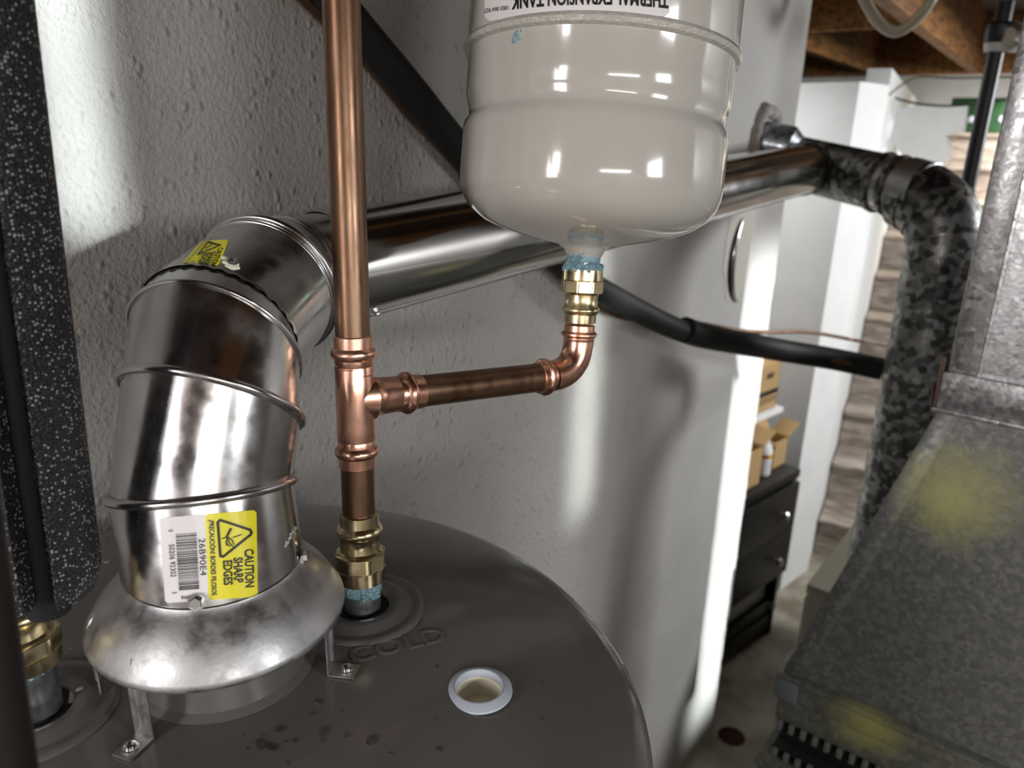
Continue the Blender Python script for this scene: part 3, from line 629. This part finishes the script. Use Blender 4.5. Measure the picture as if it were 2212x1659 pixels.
symbol(F2, [(28, 6), (80, 22), (28, 46)], 5, ls, [[(50, 16), (42, 24)], [(42, 24), (36, 28)], [(42, 24), (42, 34)]])
# screws
for (px, py, par) in ((425, 1300, el1), (652, 1200, el1), (500, 567, el2)):
    if par is el1:
        a, t_ = toward(GP, GA, px, py, FR); dd, e1, e2 = frame(GA); nn = e1*math.cos(a)+e2*math.sin(a); hexscrew(GP+dd*t_+nn*FR, nn, par); continue
    bv_ = surf([g4]); o_ = Vector((0, 0, EYE)); bl = []
    for qx, qy in ((484, 556), (488, 566), (494, 574), (502, 578), (510, 577), (508, 569)):
        h_, n2, _i, _d = bv_.ray_cast(o_, Vector(ray(qx, qy)).normalized())
        if h_ is None: continue
        if n2.dot(h_-o_) > 0: n2 = -n2
        bl.append(lathe(h_-n2*.0003, n2, [(0, .0026), (.0006, .0022), (.001, .0008)], 12))
    add('sealant_blob', join(*bl), 'cream', par, label='off-white sealant blob beside the screw')
    h_, n2, _i, _d = bv_.ray_cast(o_, Vector(ray(502, 567)).normalized()); n2 = -n2 if n2.dot(h_-o_) > 0 else n2; hexscrew(h_, n2, par, .0028)
rb2 = random.Random(9)
blot([(1110+rb2.uniform(-3, 14)+k*.2, 90-k*1.2+rb2.uniform(-3, 3)) for k in range(20)], [bodym], 'dope', tank, 'sealant_smudge', 'small blue sealant smudge under the weld seam', .0010)
blot([(640-k*1.6+rb2.uniform(-3, 3), 1140+k*2.6+rb2.uniform(-3, 3)) for k in range(16)], [g0], mat('grey_scuff', (.5, .52, .55), .6), el1, 'scuff_mark', 'pale grey scuff on the right side', .0012, .0000)
vent = thing('vent_pipe', N[7], 'long straight shiny vent pipe running along the grey wall', 'vent pipe')
add('pipe_body', lathe(N[7], RUN, [(-.012, FR+.0012), (0, FR+.0012), ((r1-N[7]).length-.04, FR+.0012)], 96, cap=False), 'ductp', vent)
# lengthwise lock seam low on the front
L_ = (r1-N[7]).length; dd, e1, e2 = frame(RUN); a, t_ = toward(N[7], RUN, 1000, 625, FR+.0012)
sv = [N[7]+RUN*s_+(e1*math.cos(a)+e2*math.sin(a))*(FR+.0012) for s_ in (0, .3, .6, L_-.04)]
add('lock_seam', tube(sv, .0013, 8), 'duct', vent, label='lengthwise folded lock seam')
a, t_ = toward(N[7], RUN, 812, 672, FR+.0012); nn = e1*math.cos(a)+e2*math.sin(a); hexscrew(N[7]+RUN*t_+nn*(FR+.0012), nn, vent, .003)
# ------------------------------------------------------------------ weathered tee and furnace flue
TEE = r1+RUN*.02; FE = atZ(2035, 425, 1.47); HD = (FE-TEE).normalized(); HL = (FE-TEE).length
wt = thing('vent_tee', TEE, 'dark galvanized tee where the shiny vent pipe meets the old flue', 'vent tee')
add('tee_body', lathe(TEE, HD, [(-.10, .057), (HL*.50, .057), (HL*.52, .0585), (HL*.54, .057)], 64, cap=False), 'old', wt)
add('branch_collar', lathe(TEE, RUN, [(-.085, .0535), (-.083, .0548), (0, .0548)], 64, cap=False), 'old', wt)
for f_ in (.55, .66): 
    add('seam_bead', lathe(TEE, HD, [(HL*f_-.008, .056), (HL*f_-.004, .0605), (HL*f_+.002, .062), (HL*f_+.008, .0605), (HL*f_+.012, .056)], 64, cap=False), 'old', wt)
add('neck', lathe(TEE, HD, [(HL*.54, .056), (HL*.86, .057)], 64, cap=False), 'hood', wt, label='brighter bare galvanized neck')
# pipe from the tee into the wall
th = onY(1632, 298, WY+.02); TL = (th-TEE)
tp = thing('wall_thimble', th, 'dull pipe stub entering the broken plaster hole above the shiny pipe', 'vent stub')
add('stub', tube([TEE-HD*.06, TEE+TL*.5+Vector((0, 0, .012)), th+Vector((0.0, 0.03, 0))], .047, 48), 'zinc', tp)
ring_ = []
for k in range(26):
    a = 2*math.pi*k/26; rr = .060+random.uniform(-.006, .006); ring_.append(Vector((th.x+math.cos(a)*rr*1.1, WY-.003, th.z+math.sin(a)*rr)))
add('mortar_ring', tube(ring_, [random.uniform(.010, .017) for _ in ring_], 10, closed=True), 'mortar', tp, label='crumbling mortar around the pipe')
# old elbow + vertical flue
FR2 = .069
b_ = atZ(2037, 560, 1.50); base = Vector((b_.x, b_.y, 0)); FE = Vector((base.x, base.y, FE.z-.012))
fl = thing('furnace_flue', Vector((base.x, base.y, 0)), 'tall dark mottled galvanized flue pipe behind the furnace with an elbow on top', 'flue pipe')
zc = FE.z
kk = Vector((base.x, base.y, 0))
add('pipe_body', lathe(kk, UP, [(.35, FR2-.001), (zc-.195, FR2-.001)], 72), 'old', fl)
add('upper_sleeve', lathe(kk, UP, [(zc-.195, FR2-.003), (zc-.195, FR2+.0012), (zc-.115, FR2+.0012), (zc-.11, FR2+.003), (zc-.105, FR2+.0012)], 72, cap=False), 'old', fl)
_a0 = kk+UP*(zc-.11); _c0 = Vector((kk.x, kk.y, FE.z)); _b0 = FE-HD*.105; dpt = [_a0*(1-q/24)**2+_c0*2*(q/24)*(1-q/24)+_b0*(q/24)**2 for q in range(25)]
add('gore', tube(dpt, FR2, 64), 'old', fl)
for k_ in (6, 13, 20): 
    q = dpt[k_]; dq = (dpt[k_+1]-dpt[k_-1]).normalized(); add('seam_bead', lathe(q, dq, [(-.004, FR2-.001), (-.002, FR2+.003), (.002, FR2+.003), (.004, FR2-.001)], 64, cap=False), 'old', fl)
# ------------------------------------------------------------------ refrigerant line set along the wall
def foam_run(pix, r, m='foam2'): return [onY(x, y, Y) for x, y, Y in pix]
p1 = smoothpath([onY(650, -120, .645), onY(716, -10, .645), onY(880, 186, .645), onY(985, 315, .650), onY(1130, 480, .652), onY(1240, 590, .645), onY(1330, 645, .63), onY(1420, 692, .61), onY(1470, 714, .60)], 6)
n1 = len(p1)
top('pipe_insulation', tube(p1, [.017+.0035*min(1, k/(n1*.6)) for k in range(n1)], 28), 'foam2', 'black foam sleeve slanting down the wall behind the copper riser and tank', 'pipe insulation')
p2 = smoothpath([onY(1479, 712, .60), onY(1530, 727, .585), onY(1680, 755, .53), onX(1800, 775, 1.72), onX(1905, 797, 1.76)], 6)
top('pipe_insulation', tube(p2, .0245, 28), 'foam2', 'black foam sleeve crossing in front of the white wall end to the old flue', 'pipe insulation')
p3 = smoothpath([p1[0], p1[12], p1[30], p1[-1], p2[0], p2[len(p2)//2], p2[-1], p2[-1]+(p2[-1]-p2[-4]).normalized()*.12], 5)
top('copper_pipe', tube(p3, .0105, 14), 'cuold', 'copper suction line hidden in the black foam, bare at the joint and cut end', 'pipe')
def lq(x, y, Y): return onY(x, y, Y)
p4 = smoothpath([lq(590, -70, .668), lq(668, 5, .668), lq(792, 132, .668), lq(880, 240, .668), lq(985, 355, .668), lq(1100, 498, .667), lq(1195, 585, .662), lq(1290, 662, .655), lq(1370, 690, .64), lq(1470, 692, .62), lq(1620, 716, .58), lq(1745, 717, .53), lq(1850, 735, .48), onX(1925, 748, 1.80), onX(1990, 752, 1.82)], 6)
top('copper_pipe', tube(p4, [.0075-.0030*min(1, k/(len(p4)*.6)) for k in range(len(p4))], 16), 'cuold', 'thin bare copper line following the black foam sleeves', 'pipe')
# round metal ring in the second wall opening
hp = onY(1587, 560, WY)
rg = thing('wall_flange', hp, 'curved metal edge of a patched round opening in the wall end', 'flange')
cp = []
for k in range(15):
    a = math.radians(120+k*10); cp.append(Vector((hp.x+.052+math.cos(a)*.075, WY-.004, hp.z+math.sin(a)*.105-.0)))
add('rim', tube(cp, [.002+.006*math.sin(math.pi*k/14) for k in range(15)], 12), 'silver', rg)
add('shadow_gap', tube([p+Vector((-.007, .004, 0)) for p in cp], [.0015+.006*math.sin(math.pi*k/14) for k in range(15)], 10), 'pipe_in', rg, label='dark gap behind the metal rim')
pat = [(math.cos(2*math.pi*k/30)*.085*random.uniform(.86, 1.08), math.sin(2*math.pi*k/30)*.16*random.uniform(.9, 1.05)) for k in range(30)]
add('patch', plate(pat, .0006, Vector((hp.x+.02, WY-.0005, hp.z+.05)), Vector((1, 0, 0)), Vector((0, 0, 1))), mat('bare_patch', (.53, .50, .44), .8, bump=.5, bscale=30, bdist=.003), rg, label='tan skim patch around the opening')
# ------------------------------------------------------------------ hot side at the left
hD = Vector((0, 0, 1)); HB = Vector((hot.x, hot.y, topz(hot)))
htop = atZ(-50, 0, .31)
# nipple & adapter
hn = top('pipe_nipple', lathe(HB, UP, [(-.004, .0131), (.036, .0133)], 40), 'zinc', 'grey steel nipple in the hot collar at the left edge', 'pipe nipple')
ad3 = adapter(HB, UP, .034, .078, 'brass press adapter under the black foam sleeve at the left', s=1.1)
smear(HB, UP, .031, .0345, .0138, ad3, 90, sz=.0016)
SB = atZ(100, 1275, .395); ST = atZ(-95, -60, .31)
sd = (ST-SB).normalized(); SLn = (ST-SB).length
slv = thing('foam_pipe_sleeve', SB, 'large black foam sleeve with painted glints and an open slit over the hot pipe', 'pipe insulation')
# C section sleeve: slit faces the camera, left of centre
def csleeve(P, d, L, ro, ri, a0, a1, seg=56, nz=24):
    d, e1, e2 = frame(d); vs = []; fs = []
    sec = [(ro, a0+(a1-a0)*k/seg) for k in range(seg+1)]+[(ri, a1-(a1-a0)*k/seg) for k in range(seg+1)]; m_ = len(sec)
    for z in range(nz+1):
        t_ = L*z/nz; sh = .004 if z == 0 else 0
        for r_, a in sec: vs.append(P+d*(t_ )+(e1*math.cos(a)+e2*math.sin(a))*(r_-(sh if r_ == ro else -sh*.3)))
        if z == 0:
            pass
    for z in range(nz):
        for k in range(m_): k2 = (k+1) % m_; fs.append((z*m_+k, z*m_+k2, (z+1)*m_+k2, (z+1)*m_+k))
    for z in (0, nz):
        for k in range(seg): fs.append((z*m_+k, z*m_+k+1, z*m_+m_-2-k, z*m_+m_-1-k))
    return vs, fs
ang, _ = toward(SB, sd, 62, 1150, .027)
add('foam_tube', csleeve(SB, sd, SLn, .0265, .0125, ang+.30, ang-.30+2*math.pi), 'foam', slv)
top('copper_pipe', lathe(SB, sd, [(-.012, .0105), (SLn, .0105)], 32), 'black', 'hot pipe inside the slit foam sleeve, coloured black as slit shade', 'pipe')  # black colour stands in for the shade inside the slit
# very near dark pipe at the left edge
q0 = atZ(-58, 1150, .23); q1 = atZ(22, 1700, .25)
nd = (q1-q0).normalized()
top('gas_pipe', lathe(q0-nd*.10, nd, [(0, .0085), (.10+(q1-q0).length, .0085)], 24), 'dark', 'blurred dark brown pipe very close at the lower left edge', 'pipe')
# water drops on the heater top
parts = []; rd = random.Random(5); tries = 0
spots = [(150+rd.random()*560, 1400+rd.random()*240) for _ in range(34)]+[(560+rd.gauss(0, 60), 1570+rd.gauss(0, 40)) for _ in range(10)]+[(rd.uniform(215, 262), rd.uniform(1190, 1290)) for _ in range(9)]+[(rd.uniform(560, 950), rd.uniform(1480, 1640)) for _ in range(12)]+[(rd.uniform(700, 900), rd.uniform(1180, 1400)) for _ in range(14)]+[(rd.uniform(940, 1300), rd.uniform(1250, 1600)) for _ in range(8)]
for px, py in spots:
    p = onH(px, py, -.325)
    if (p.xy-Vector((.205, .381))).length < .066 or (p.xy-pp.xy).length < .024 or (p.xy-cold.xy).length < .046 or (p.xy-hot.xy).length < .046: continue
    s = rd.choice([.0006, .0008, .0011, .0016, .0026]); z = topz(p); ex, ey = rd.uniform(.7, 1.7), rd.uniform(.7, 1.3)
    v_, f_ = lathe(Vector((0, 0, 0)), UP, [(0, s), (s*.12, s*.93), (s*.26, s*.62), (s*.30, s*.1)], 12); an = rd.random()*3
    parts.append(([Vector((p.x+(q.x*ex*math.cos(an)-q.y*ey*math.sin(an)), p.y+(q.x*ex*math.sin(an)+q.y*ey*math.cos(an)), z+.0001+q.z)) for q in v_], f_))
o = top('water_droplets', join(*parts), 'water', 'scattered clear water droplets on the dark heater top', 'water'); o['kind'] = 'stuff'
# ------------------------------------------------------------------ furnace plenum and coil case
PX = 1.12
def PL(x, y, X=PX): return onX(x, y, X)
ov = PL(2050, 1055)
K['plen2'] = spangle('painted_over_galvanized', (.125, .127, .122), (.185, .186, .178), 150, .45, metal=.5, rr=.08, bump=.2, overspray=((ov.x-.01, ov.y-.01, ov.z), .075, (.34, .33, .14)))
duct = thing('furnace_duct', PL(2060, 800), 'tall galvanized furnace duct with a folded corner strip at the right edge', 'duct')
cA = PL(2056, 800); yA = cA.y; zA = cA.z
add('sheet_panel', box((PX, yA-.75, zA-.005), (PX+.5, yA-.0, 2.09)), 'plen', duct, smooth=False)
add('corner_strip', join(box((PX-.008, yA-.030, zA), (PX+.002, yA+.004, 2.09), .003), box((PX-.004, yA-.0345, zA), (PX+.002, yA-.033, 2.09))), 'plen', duct, label='raised folded corner strip, brighter and scratched')
zB = PL(2035, 880).z
flg = add('drive_flange', join(box((PX-.012, yA-.75, zB), (PX+.002, yA+.008, zA), .003), box((PX-.018, yA-.75, zB-.003), (PX+.002, yA+.012, zB+.003), .001)), 'plen', duct, label='bright horizontal flange band at the foot of the duct')
add('bent_tab', join(obox(Vector((PX-.008, yA+.006, zB-.012)), Vector((0, .006, .0)), Vector((.03, 0, 0)), Vector((0, .002, zA-zB+.03))), obox(Vector((PX-.010, yA+.012, zB-.02)), Vector((0, .001, 0)), Vector((.02, 0, 0)), Vector((0, .004, .05)))), mat('rusty_tab', (.12, .08, .06), .6, metal=.5), duct, smooth=False, label='bent rusty metal tab at the corner')
# transition: slopes outward as it goes down
tr = thing('duct_transition', PL(1690, 1445), 'dark sloping sheet metal transition with yellow overspray under the duct', 'duct transition')
a = Vector((PX-.012, PL(2030, 882).y, zB)); bX = PX-.06; b = onX(1692, 1447, bX)
c = Vector((bX, a.y-.95, b.z)); d = Vector((PX-.012, a.y-.9, zB)); bk = Vector((.45, 0, 0))
add('slope_panel', ([a, b, c, d, a+bk, b+bk, c+bk, d+bk], [(0, 1, 2, 3), (4, 7, 6, 5), (0, 4, 5, 1), (1, 5, 6, 2), (2, 6, 7, 3), (3, 7, 4, 0)]), 'plen2', tr, smooth=False)
sl = (b-a); nrm = (b-a).cross(d-a).normalized(); nrm = nrm if nrm.x < 0 else -nrm; ins = Vector((0, -1, 0))
add('folded_hem', obox(a+nrm*.0002, sl, ins*.028, nrm*.0035, .001), 'plen2', tr, label='narrow folded hem along the sloping left edge')
hs = [a+sl*f_+ins*.012+nrm*.0035 for f_ in (.35, .62, .86)]
for h_ in hs: add('rivet', lathe(h_, nrm, [(0, .0035), (.001, .003), (.0015, .001)], 14), 'plen2', tr)
# coil case under
co = thing('coil_case', Vector((bX, b.y, 0)), 'dark louvred furnace cabinet with rows of small slots at the lower right', 'furnace')
z1 = b.z; z2 = onX(1690, 1520, bX-.01).z; 
def lz(y, X=bX-.012): return onX(1680, y, X).z
K['case'] = spangle('case_enamel', (.13, .135, .115), (.19, .19, .16), 110, .45, metal=.4, rr=.08, bump=.4, overspray=((onX(1880, 1560, bX).x, onX(1880, 1560, bX).y, onX(1880, 1560, bX).z), .055, (.36, .35, .13)))
W_ = 1.0
add('top_rail', join(box((bX-.012, b.y-W_, lz(1500)), (bX+.45, b.y+.003, z1), .003), box((bX-.017, b.y-W_, z1-.004), (bX+.01, b.y+.004, z1+.003), .001)), 'case', co, label='rounded top rail with yellow overspray')
add('corner_cap', box((bX-.0150, b.y-.030, lz(1505)), (bX+.06, b.y+.008, z1-.002), .004), mat('grey_cap', (.10, .11, .12), .4), co, label='plain grey corner cap')
zr = lz(1500); add('lower_rail', box((bX-.008, b.y-W_, lz(1555)), (bX+.45, b.y, zr-.0015), .002), 'case', co)
zs1 = lz(1555)
K['slat'] = mat('slat_grey', (.10, .10, .095), .6)
def slots(z0, h, X, n=26, w_=.0085, pit=.0185):
    blk = add('slot_shade_block', box((X+.004, b.y-W_, z0), (X+.3, b.y-.004, z0+h)), 'pipe_in', co, smooth=False, label='near-black block painting the shade behind the slots')  # solid near-black block, shade between the slats put into its colour
    bs = add('slat', box((X-.004, b.y-.014, z0), (X+.008, b.y-.006, z0+h), .001), 'slat', co)
    for k in range(1, n):
        o = bs.copy(); C.objects.link(o); o.parent = co; o.matrix_parent_inverse = Matrix.Translation(-co.location); o.location = bs.location+Vector((0, -pit*k, 0))
slots(zs1-.017, .017, bX-.008)
zs2 = zs1-.017
add('channel_shade_block', box((bX+.02, b.y-W_, zs2-.04), (bX+.3, b.y-.006, zs2)), 'pipe_in', co, smooth=False, label='black block painting the shade of the channel between the louvres')  # channel is filled; its darkness is painted black
slots(zs2-.052, .014, bX-.012)
add('middle_rail', box((bX-.018, b.y-W_, zs2-.085), (bX+.45, b.y+.012, zs2-.053), .003), 'case', co)
add('base_panel', box((bX-.020, b.y-W_, .05), (bX+.45, b.y+.020, zs2-.087), .003), 'case', co)
add('corner_cap', box((bX-.0235, b.y-.030, zs2-.16), (bX+.03, b.y+.024, zs2-.088), .004), mat('olive_cap', (.12, .12, .09), .4), co, label='olive corner cap lower down')
add('plinth', box((bX+.01, b.y-W_, 0), (bX+.43, b.y-.01, .052)), 'dark', co, smooth=False)
# black gas pipe with valve at top right
gx = 2.15
gp = [onX(2178, -60, gx), onX(2155, 95, gx), onX(2105, 372, gx)]
gd = (gp[2]-gp[1]).normalized(); GT = onX(2160, 60, gx)
g_ = thing('gas_line', gp[2], 'black iron gas pipe with a valve hanging at top right', 'pipe')
add('pipe_body', lathe(Vector((gp[1].x, gp[1].y, 0)), UP, [(.9, .017), (2.09, .017)], 32), 'iron', g_)
add('coupling', lathe(Vector((gp[1].x, gp[1].y, 0)), UP, [(gp[1].z, .026), (gp[1].z+.01, .030), (gp[1].z+.04, .030), (gp[1].z+.045, .026)], 32), 'iron', g_, label='thick black coupling')
add('white_tape', lathe(Vector((gp[1].x, gp[1].y, 0)), UP, [(gp[1].z-.016, .025), (gp[1].z+.002, .028)], 32), mat('grey_tape', (.5, .48, .45), .5), g_, label='grey sealing tape ring under the coupling')
vp = onX(2190, 80, gx); add('valve_nut', lathe(Vector((vp.x, vp.y, vp.z)), Vector((-1, .3, 0)), [(-.03, .026), (.018, .028), (.03, .018)], 36, hexr={0: 6, 1: 6}), mat('cast_nut', (.45, .42, .38), .35, metal=.8), g_, label='grey hexagonal valve nut')
vp = onX(2137, 82, gx); add('red_tag', box((vp.x-.01, vp.y-.004, vp.z-.012), (vp.x+.004, vp.y+.004, vp.z+.012), .002), 'red', g_)
# clear vinyl drain loop
pv = smoothpath([onX(1840, -60, 1.9), onX(1868, 0, 1.9), onX(1898, 48, 1.9), onX(1935, 68, 1.9), onX(1975, 45, 1.9), onX(2008, 5, 1.9), onX(2030, -50, 1.9)], 6)
top('drain_tube', tube(pv, .0115, 20), 'vinyl', 'cloudy clear vinyl tube looping down from the joists', 'tube')
# cables
c1 = smoothpath([onX(1890, 190, 3.6), onX(1930, 210, 3.6), onX(2000, 226, 3.5), (onX(2090, 226, 3.4)), onX(2230, 205, 3.2)], 6)
top('cable', tube(c1, .0045, 8), 'wire', 'black cable sagging across below the header beam', 'cable')
c2 = smoothpath([onX(1851, 330, 3.2), onX(1857, 290, 3.2), onX(1868, 268, 3.2), onX(1905, 220, 3.2), onX(1945, 185, 3.2), onX(1985, 166, 3.2), onX(2060, 168, 3.2), onX(2200, 166, 3.1)], 6)
top('cable', tube(c2, .0035, 8), mat('tan_cable', (.14, .11, .06), .6), 'thin tan cable curving up to the header beam', 'cable')
# ------------------------------------------------------------------ recess: dresser, boxes, bottle
fR = onH(1665, 1365, -1.8); fL = onH(1562, 1445, -1.8); du = (fL-fR).normalized(); dn = Vector((-du.y, du.x, 0)); dn = dn if dn.y > 0 else -dn
dr = thing('dresser', fR, 'black brown three drawer dresser behind the end of the grey wall', 'dresser')
def hd(x, y):   # height on the dresser's right front edge
    return on_line(Vector((fR.x, fR.y, 0)), UP, y, 2.0, 1)
zt = on_line(Vector((fR.x, fR.y, 0)), UP, 1012, 1.6); W = .72; Dp = .42
def dbox(u0, u1, n0, n1, z0, z1, bev=.002): return obox(Vector((fR.x, fR.y, z0))+du*u0+dn*n0, du*(u1-u0), dn*(n1-n0), Vector((0, 0, z1-z0)), bev)
add('top_board', dbox(-.012, W+.012, -.012, Dp, zt-.03, zt, .003), 'dress', dr)
for u0 in (0, W-.02): add('side_panel', dbox(u0, u0+.02, .0, Dp-.01, 0, zt-.03), 'dress', dr)
add('back_panel', dbox(.02, W-.02, Dp-.02, Dp-.01, .03, zt-.03), 'dress', dr); add('bottom_rail', dbox(.02, W-.02, .005, .03, .03, .09), 'dress', dr)
hh = (zt-.05-.10)/3.0
for k in range(3):
    z0 = .10+k*(hh+.004); n0 = -.022
    if k == 0:    # open drawer gap shows the pale inside
        dw = add('drawer', dbox(.0, W-.0, -.01+.02, .03, z0, z0+hh*.30), 'dress', dr)
        add('drawer_side', dbox(.03, W-.03, .032, .35, z0+.0, z0+hh*.80), 'wallw', dw, label='pale inside showing through the missing front')
    else: dw = add('drawer', dbox(.0, W, n0, .0, z0, z0+hh), 'dress', dr)
    for uu in (.11, W-.11):
        Pk = Vector((fR.x, fR.y, z0+hh*.5))+du*uu+dn*n0; add('knob', lathe(Pk, -dn, [(0, .006), (.012, .006), (.016, .014), (.024, .016), (.030, .011), (.031, .002)], 18), 'knob', dw)
# open carton
def carton(name, u0, u1, n0, n1, z0, z1, label, flaps=False, band=False):
    c_ = thing(name, Vector((fR.x, fR.y, z0))+du*u0+dn*n0, label, 'box'); th_ = .004
    add('front_side', dbox(u0, u1, n0, n0+th_, z0, z1, 0), 'card', c_, False); add('back_side', dbox(u0, u1, n1-th_, n1, z0, z1, 0), 'card', c_, False)
    add('end_side', dbox(u0, u0+th_, n0, n1, z0, z1, 0), 'card', c_, False); add('end_side', dbox(u1-th_, u1, n0, n1, z0, z1, 0), 'card', c_, False); add('bottom', dbox(u0, u1, n0, n1, z0, z0+th_, 0), 'card', c_, False)
    if flaps:
        P = Vector((fR.x, fR.y, z1))+du*u0+dn*n0; add('flap', obox(P, dn*(n1-n0), (-du*.07+UP*.035), UP*.004), 'card', c_, False)
        P = Vector((fR.x, fR.y, z1))+du*u1+dn*n0; add('flap', obox(P, dn*(n1-n0), (du*.05-UP*.03), UP*.004), 'card', c_, False)
        P = Vector((fR.x, fR.y, z1))+du*u0+dn*n1; add('flap', obox(P, du*(u1-u0), (dn*.03+UP*.05), UP*.004), 'card', c_, False)
    else: add('lid', dbox(u0-.001, u1+.001, n0-.001, n1+.001, z1, z1+.004, 0), 'card', c_, False)
    if band:
        for q_, h_ in ((.34, .018), (.24, .005), (.17, .003)): add('printed_stripe', dbox(u0-.0012, u1+.0012, n0-.0014, n0, z0+(z1-z0)*q_, z0+(z1-z0)*q_+h_, 0), 'ink', c_, False, label='black printed stripe')
        for k in range(4): add('printed_mark', dbox(u0+.045+k*.012, u0+.052+k*.012, n0-.0014, n0, z0+(z1-z0)*.72, z0+(z1-z0)*.72+.022-.004*(k % 2), 0), 'ink', c_, False, label='small illegible printed marks')
    return c_
Pf = lambda px, py, n0: None
carton('cardboard_box', .215, .46, .02, .12, zt+.001, zt+.135, 'open cardboard carton standing on the black dresser', flaps=True)
carton('cardboard_box', -.01, .080, .05, .12, zt+.001, zt+.10, 'smaller open carton at the right end of the dresser top', flaps=True)
# shelf carrying the banded box
zs_ = zt+.172
top('wall_shelf', dbox(-.10, .7, .13, .46, zs_-.02, zs_), 'wallw', 'white shelf in the recess above the dresser', 'shelf')
carton('cardboard_box', -.075, .36, .15, .40, zs_+.001, zs_+.17, 'closed cardboard box with black stripes on the white shelf', band=True)
bt = thing('spray_bottle', Vector((fR.x, fR.y, zt))+du*.14+dn*.07, 'white plastic bottle with a red and yellow label on the dresser', 'bottle')
BP = Vector((fR.x, fR.y, zt+.001))+du*.137+dn*.06
add('bottle_body', lathe(BP, UP, [(0, .028), (.004, .031), (.085, .031), (.103, .026), (.115, .016), (.12, .014)], 32), 'wallw', bt)
add('cap', lathe(BP, UP, [(.118, .017), (.140, .017), (.150, .013), (.158, .012)], 24), 'wallw', bt)
add('label', lathe(BP, UP, [(.012, .0314), (.084, .0314)], 32, cap=False), 'white', bt, label='white label with fine lines')
add('label_band', lathe(BP, UP, [(.068, .0318), (.081, .0318)], 32, cap=False), 'red', bt, label='red band'); 
a, _ = toward(BP, UP, 1668, 985, .032)
add('label_badge', (lambda q: ([BP+UP*(.0745+.011*math.sin(t_))+Vector((frame(UP)[1]*math.cos(a+.5*math.cos(t_))+frame(UP)[2]*math.sin(a+.5*math.cos(t_))))*.0322 for t_ in [2*math.pi*k/20 for k in range(20)]], [tuple(range(20))]))(0), 'yellow', bt)
for k in range(6): add('label_line', lathe(BP, UP, [(.016+k*.008, .0317), (.018+k*.008, .0317)], 32, cap=False), mat('grey_ink', (.35, .35, .4), .5) if k == 0 else bpy.data.materials['grey_ink'], bt)
# ------------------------------------------------------------------ stairs
nst = 10; rise_ = .183; run_ = .235; sa = math.radians(10); S0 = Vector((3.262, .787, 0)); su = Vector((math.cos(sa), math.sin(sa), 0)); sn_ = Vector((math.sin(sa), -math.cos(sa), 0))
stair = thing('staircase', S0, 'closed staircase clad in grey oak planks behind the white column', 'stairs')
for k in range(nst):
    P = S0+su*(k*run_)
    add('riser', obox(P+UP*(k*rise_), su*.02, sn_*1.1, UP*(rise_-.022)), 'plank', stair, False)
    add('tread', obox(P-su*.028+UP*((k+1)*rise_-.022), su*(run_+.046), sn_*1.1, UP*.022, .006), 'plank', stair, False)
P = S0-sn_*.006-su*.12; st('wall_stair_left', obox(P, su*3.6, -sn_*.08, UP*2.03), 'wallw')
# upper landing details
gpn = onX(2125, 253, 5.0); gb = thing('green_board', gpn, 'green painted board with two pale studs above the stairs', 'board')
add('board', box((5.0, gpn.y-.35, gpn.z-.08), (5.03, gpn.y+.17, gpn.z+.10), .004), 'green', gb)
for px in (2097, 2164): q = onX(px, 257, 4.999); add('stud', lathe(q, Vector((-1, 0, 0)), [(0, .018), (.006, .016), (.010, .006)], 16), 'cap', gb)
bh = [onX(x, y, 4.15) for x, y in ((1902, 232), (2085, 226), (2078, 284), (2036, 290), (2052, 318), (2040, 352), (1960, 348), (1902, 275))]
nb = len(bh); vs = bh+[p+Vector((.08, 0, 0)) for p in bh]
top('stair_bulkhead', (vs, [tuple(range(nb)), tuple(range(nb, 2*nb))]+[(i, (i+1) % nb, nb+(i+1) % nb, nb+i) for i in range(nb)]), 'wallw', 'pale stepped bulkhead panel over the stairs under the header beam', 'panel', smooth=False)
nq = onX(1884, 335, 3.2); top('newel_post', lathe(Vector((nq.x, nq.y, 0)), UP, [(1.0, .035), (nq.z, .035), (nq.z+.01, .045), (nq.z+.03, .045), (nq.z+.045, .03), (nq.z+.07, .05), (nq.z+.12, .055), (nq.z+.15, .035), (nq.z+.155, .005)], 24), 'wallw', 'white newel post with a rounded cap beside the stair wall', 'post')
# ------------------------------------------------------------------ filing cabinet behind the furnace
cc = onY(1745, 1262, .47); cz_ = cc.z
fc = thing('filing_cabinet', Vector((cc.x, cc.y, 0)), 'olive tan steel filing cabinet standing behind the furnace', 'cabinet')
add('body', box((cc.x, cc.y-.42, 0), (cc.x+.75, cc.y-.004, cz_), .004), 'cabm', fc)
add('top_lip', box((cc.x-.004, cc.y-.425, cz_-.022), (cc.x+.754, cc.y+.003, cz_+.003), .004), 'cabm', fc)
for k in range(2):
    zz = cz_-.045-(k+1)*.30; d_ = add('drawer', box((cc.x+.03, cc.y-.004, zz), (cc.x+.72, cc.y+.010, zz+.29), .004), 'cabm', fc)
    add('handle', join(box((cc.x+.10, cc.y+.008, zz+.225), (cc.x+.20, cc.y+.028, zz+.24), .003), box((cc.x+.10, cc.y+.022, zz+.225), (cc.x+.20, cc.y+.028, zz+.262), .002)), 'brass', d_, label='small pale metal pull')
# floor stain
fs_ = onH(1580, 1590, -1.8); v_, f_ = lathe(Vector((fs_.x+.0, fs_.y, .0005)), UP, [(0, .042), (.0006, .041)], 32)
tag(add('floor_drain', (v_, f_), mat('rust_stain', (.035, .014, .010), .8, spec=.1), None), 'round dark red brown cover on the stained concrete floor', 'floor cover')
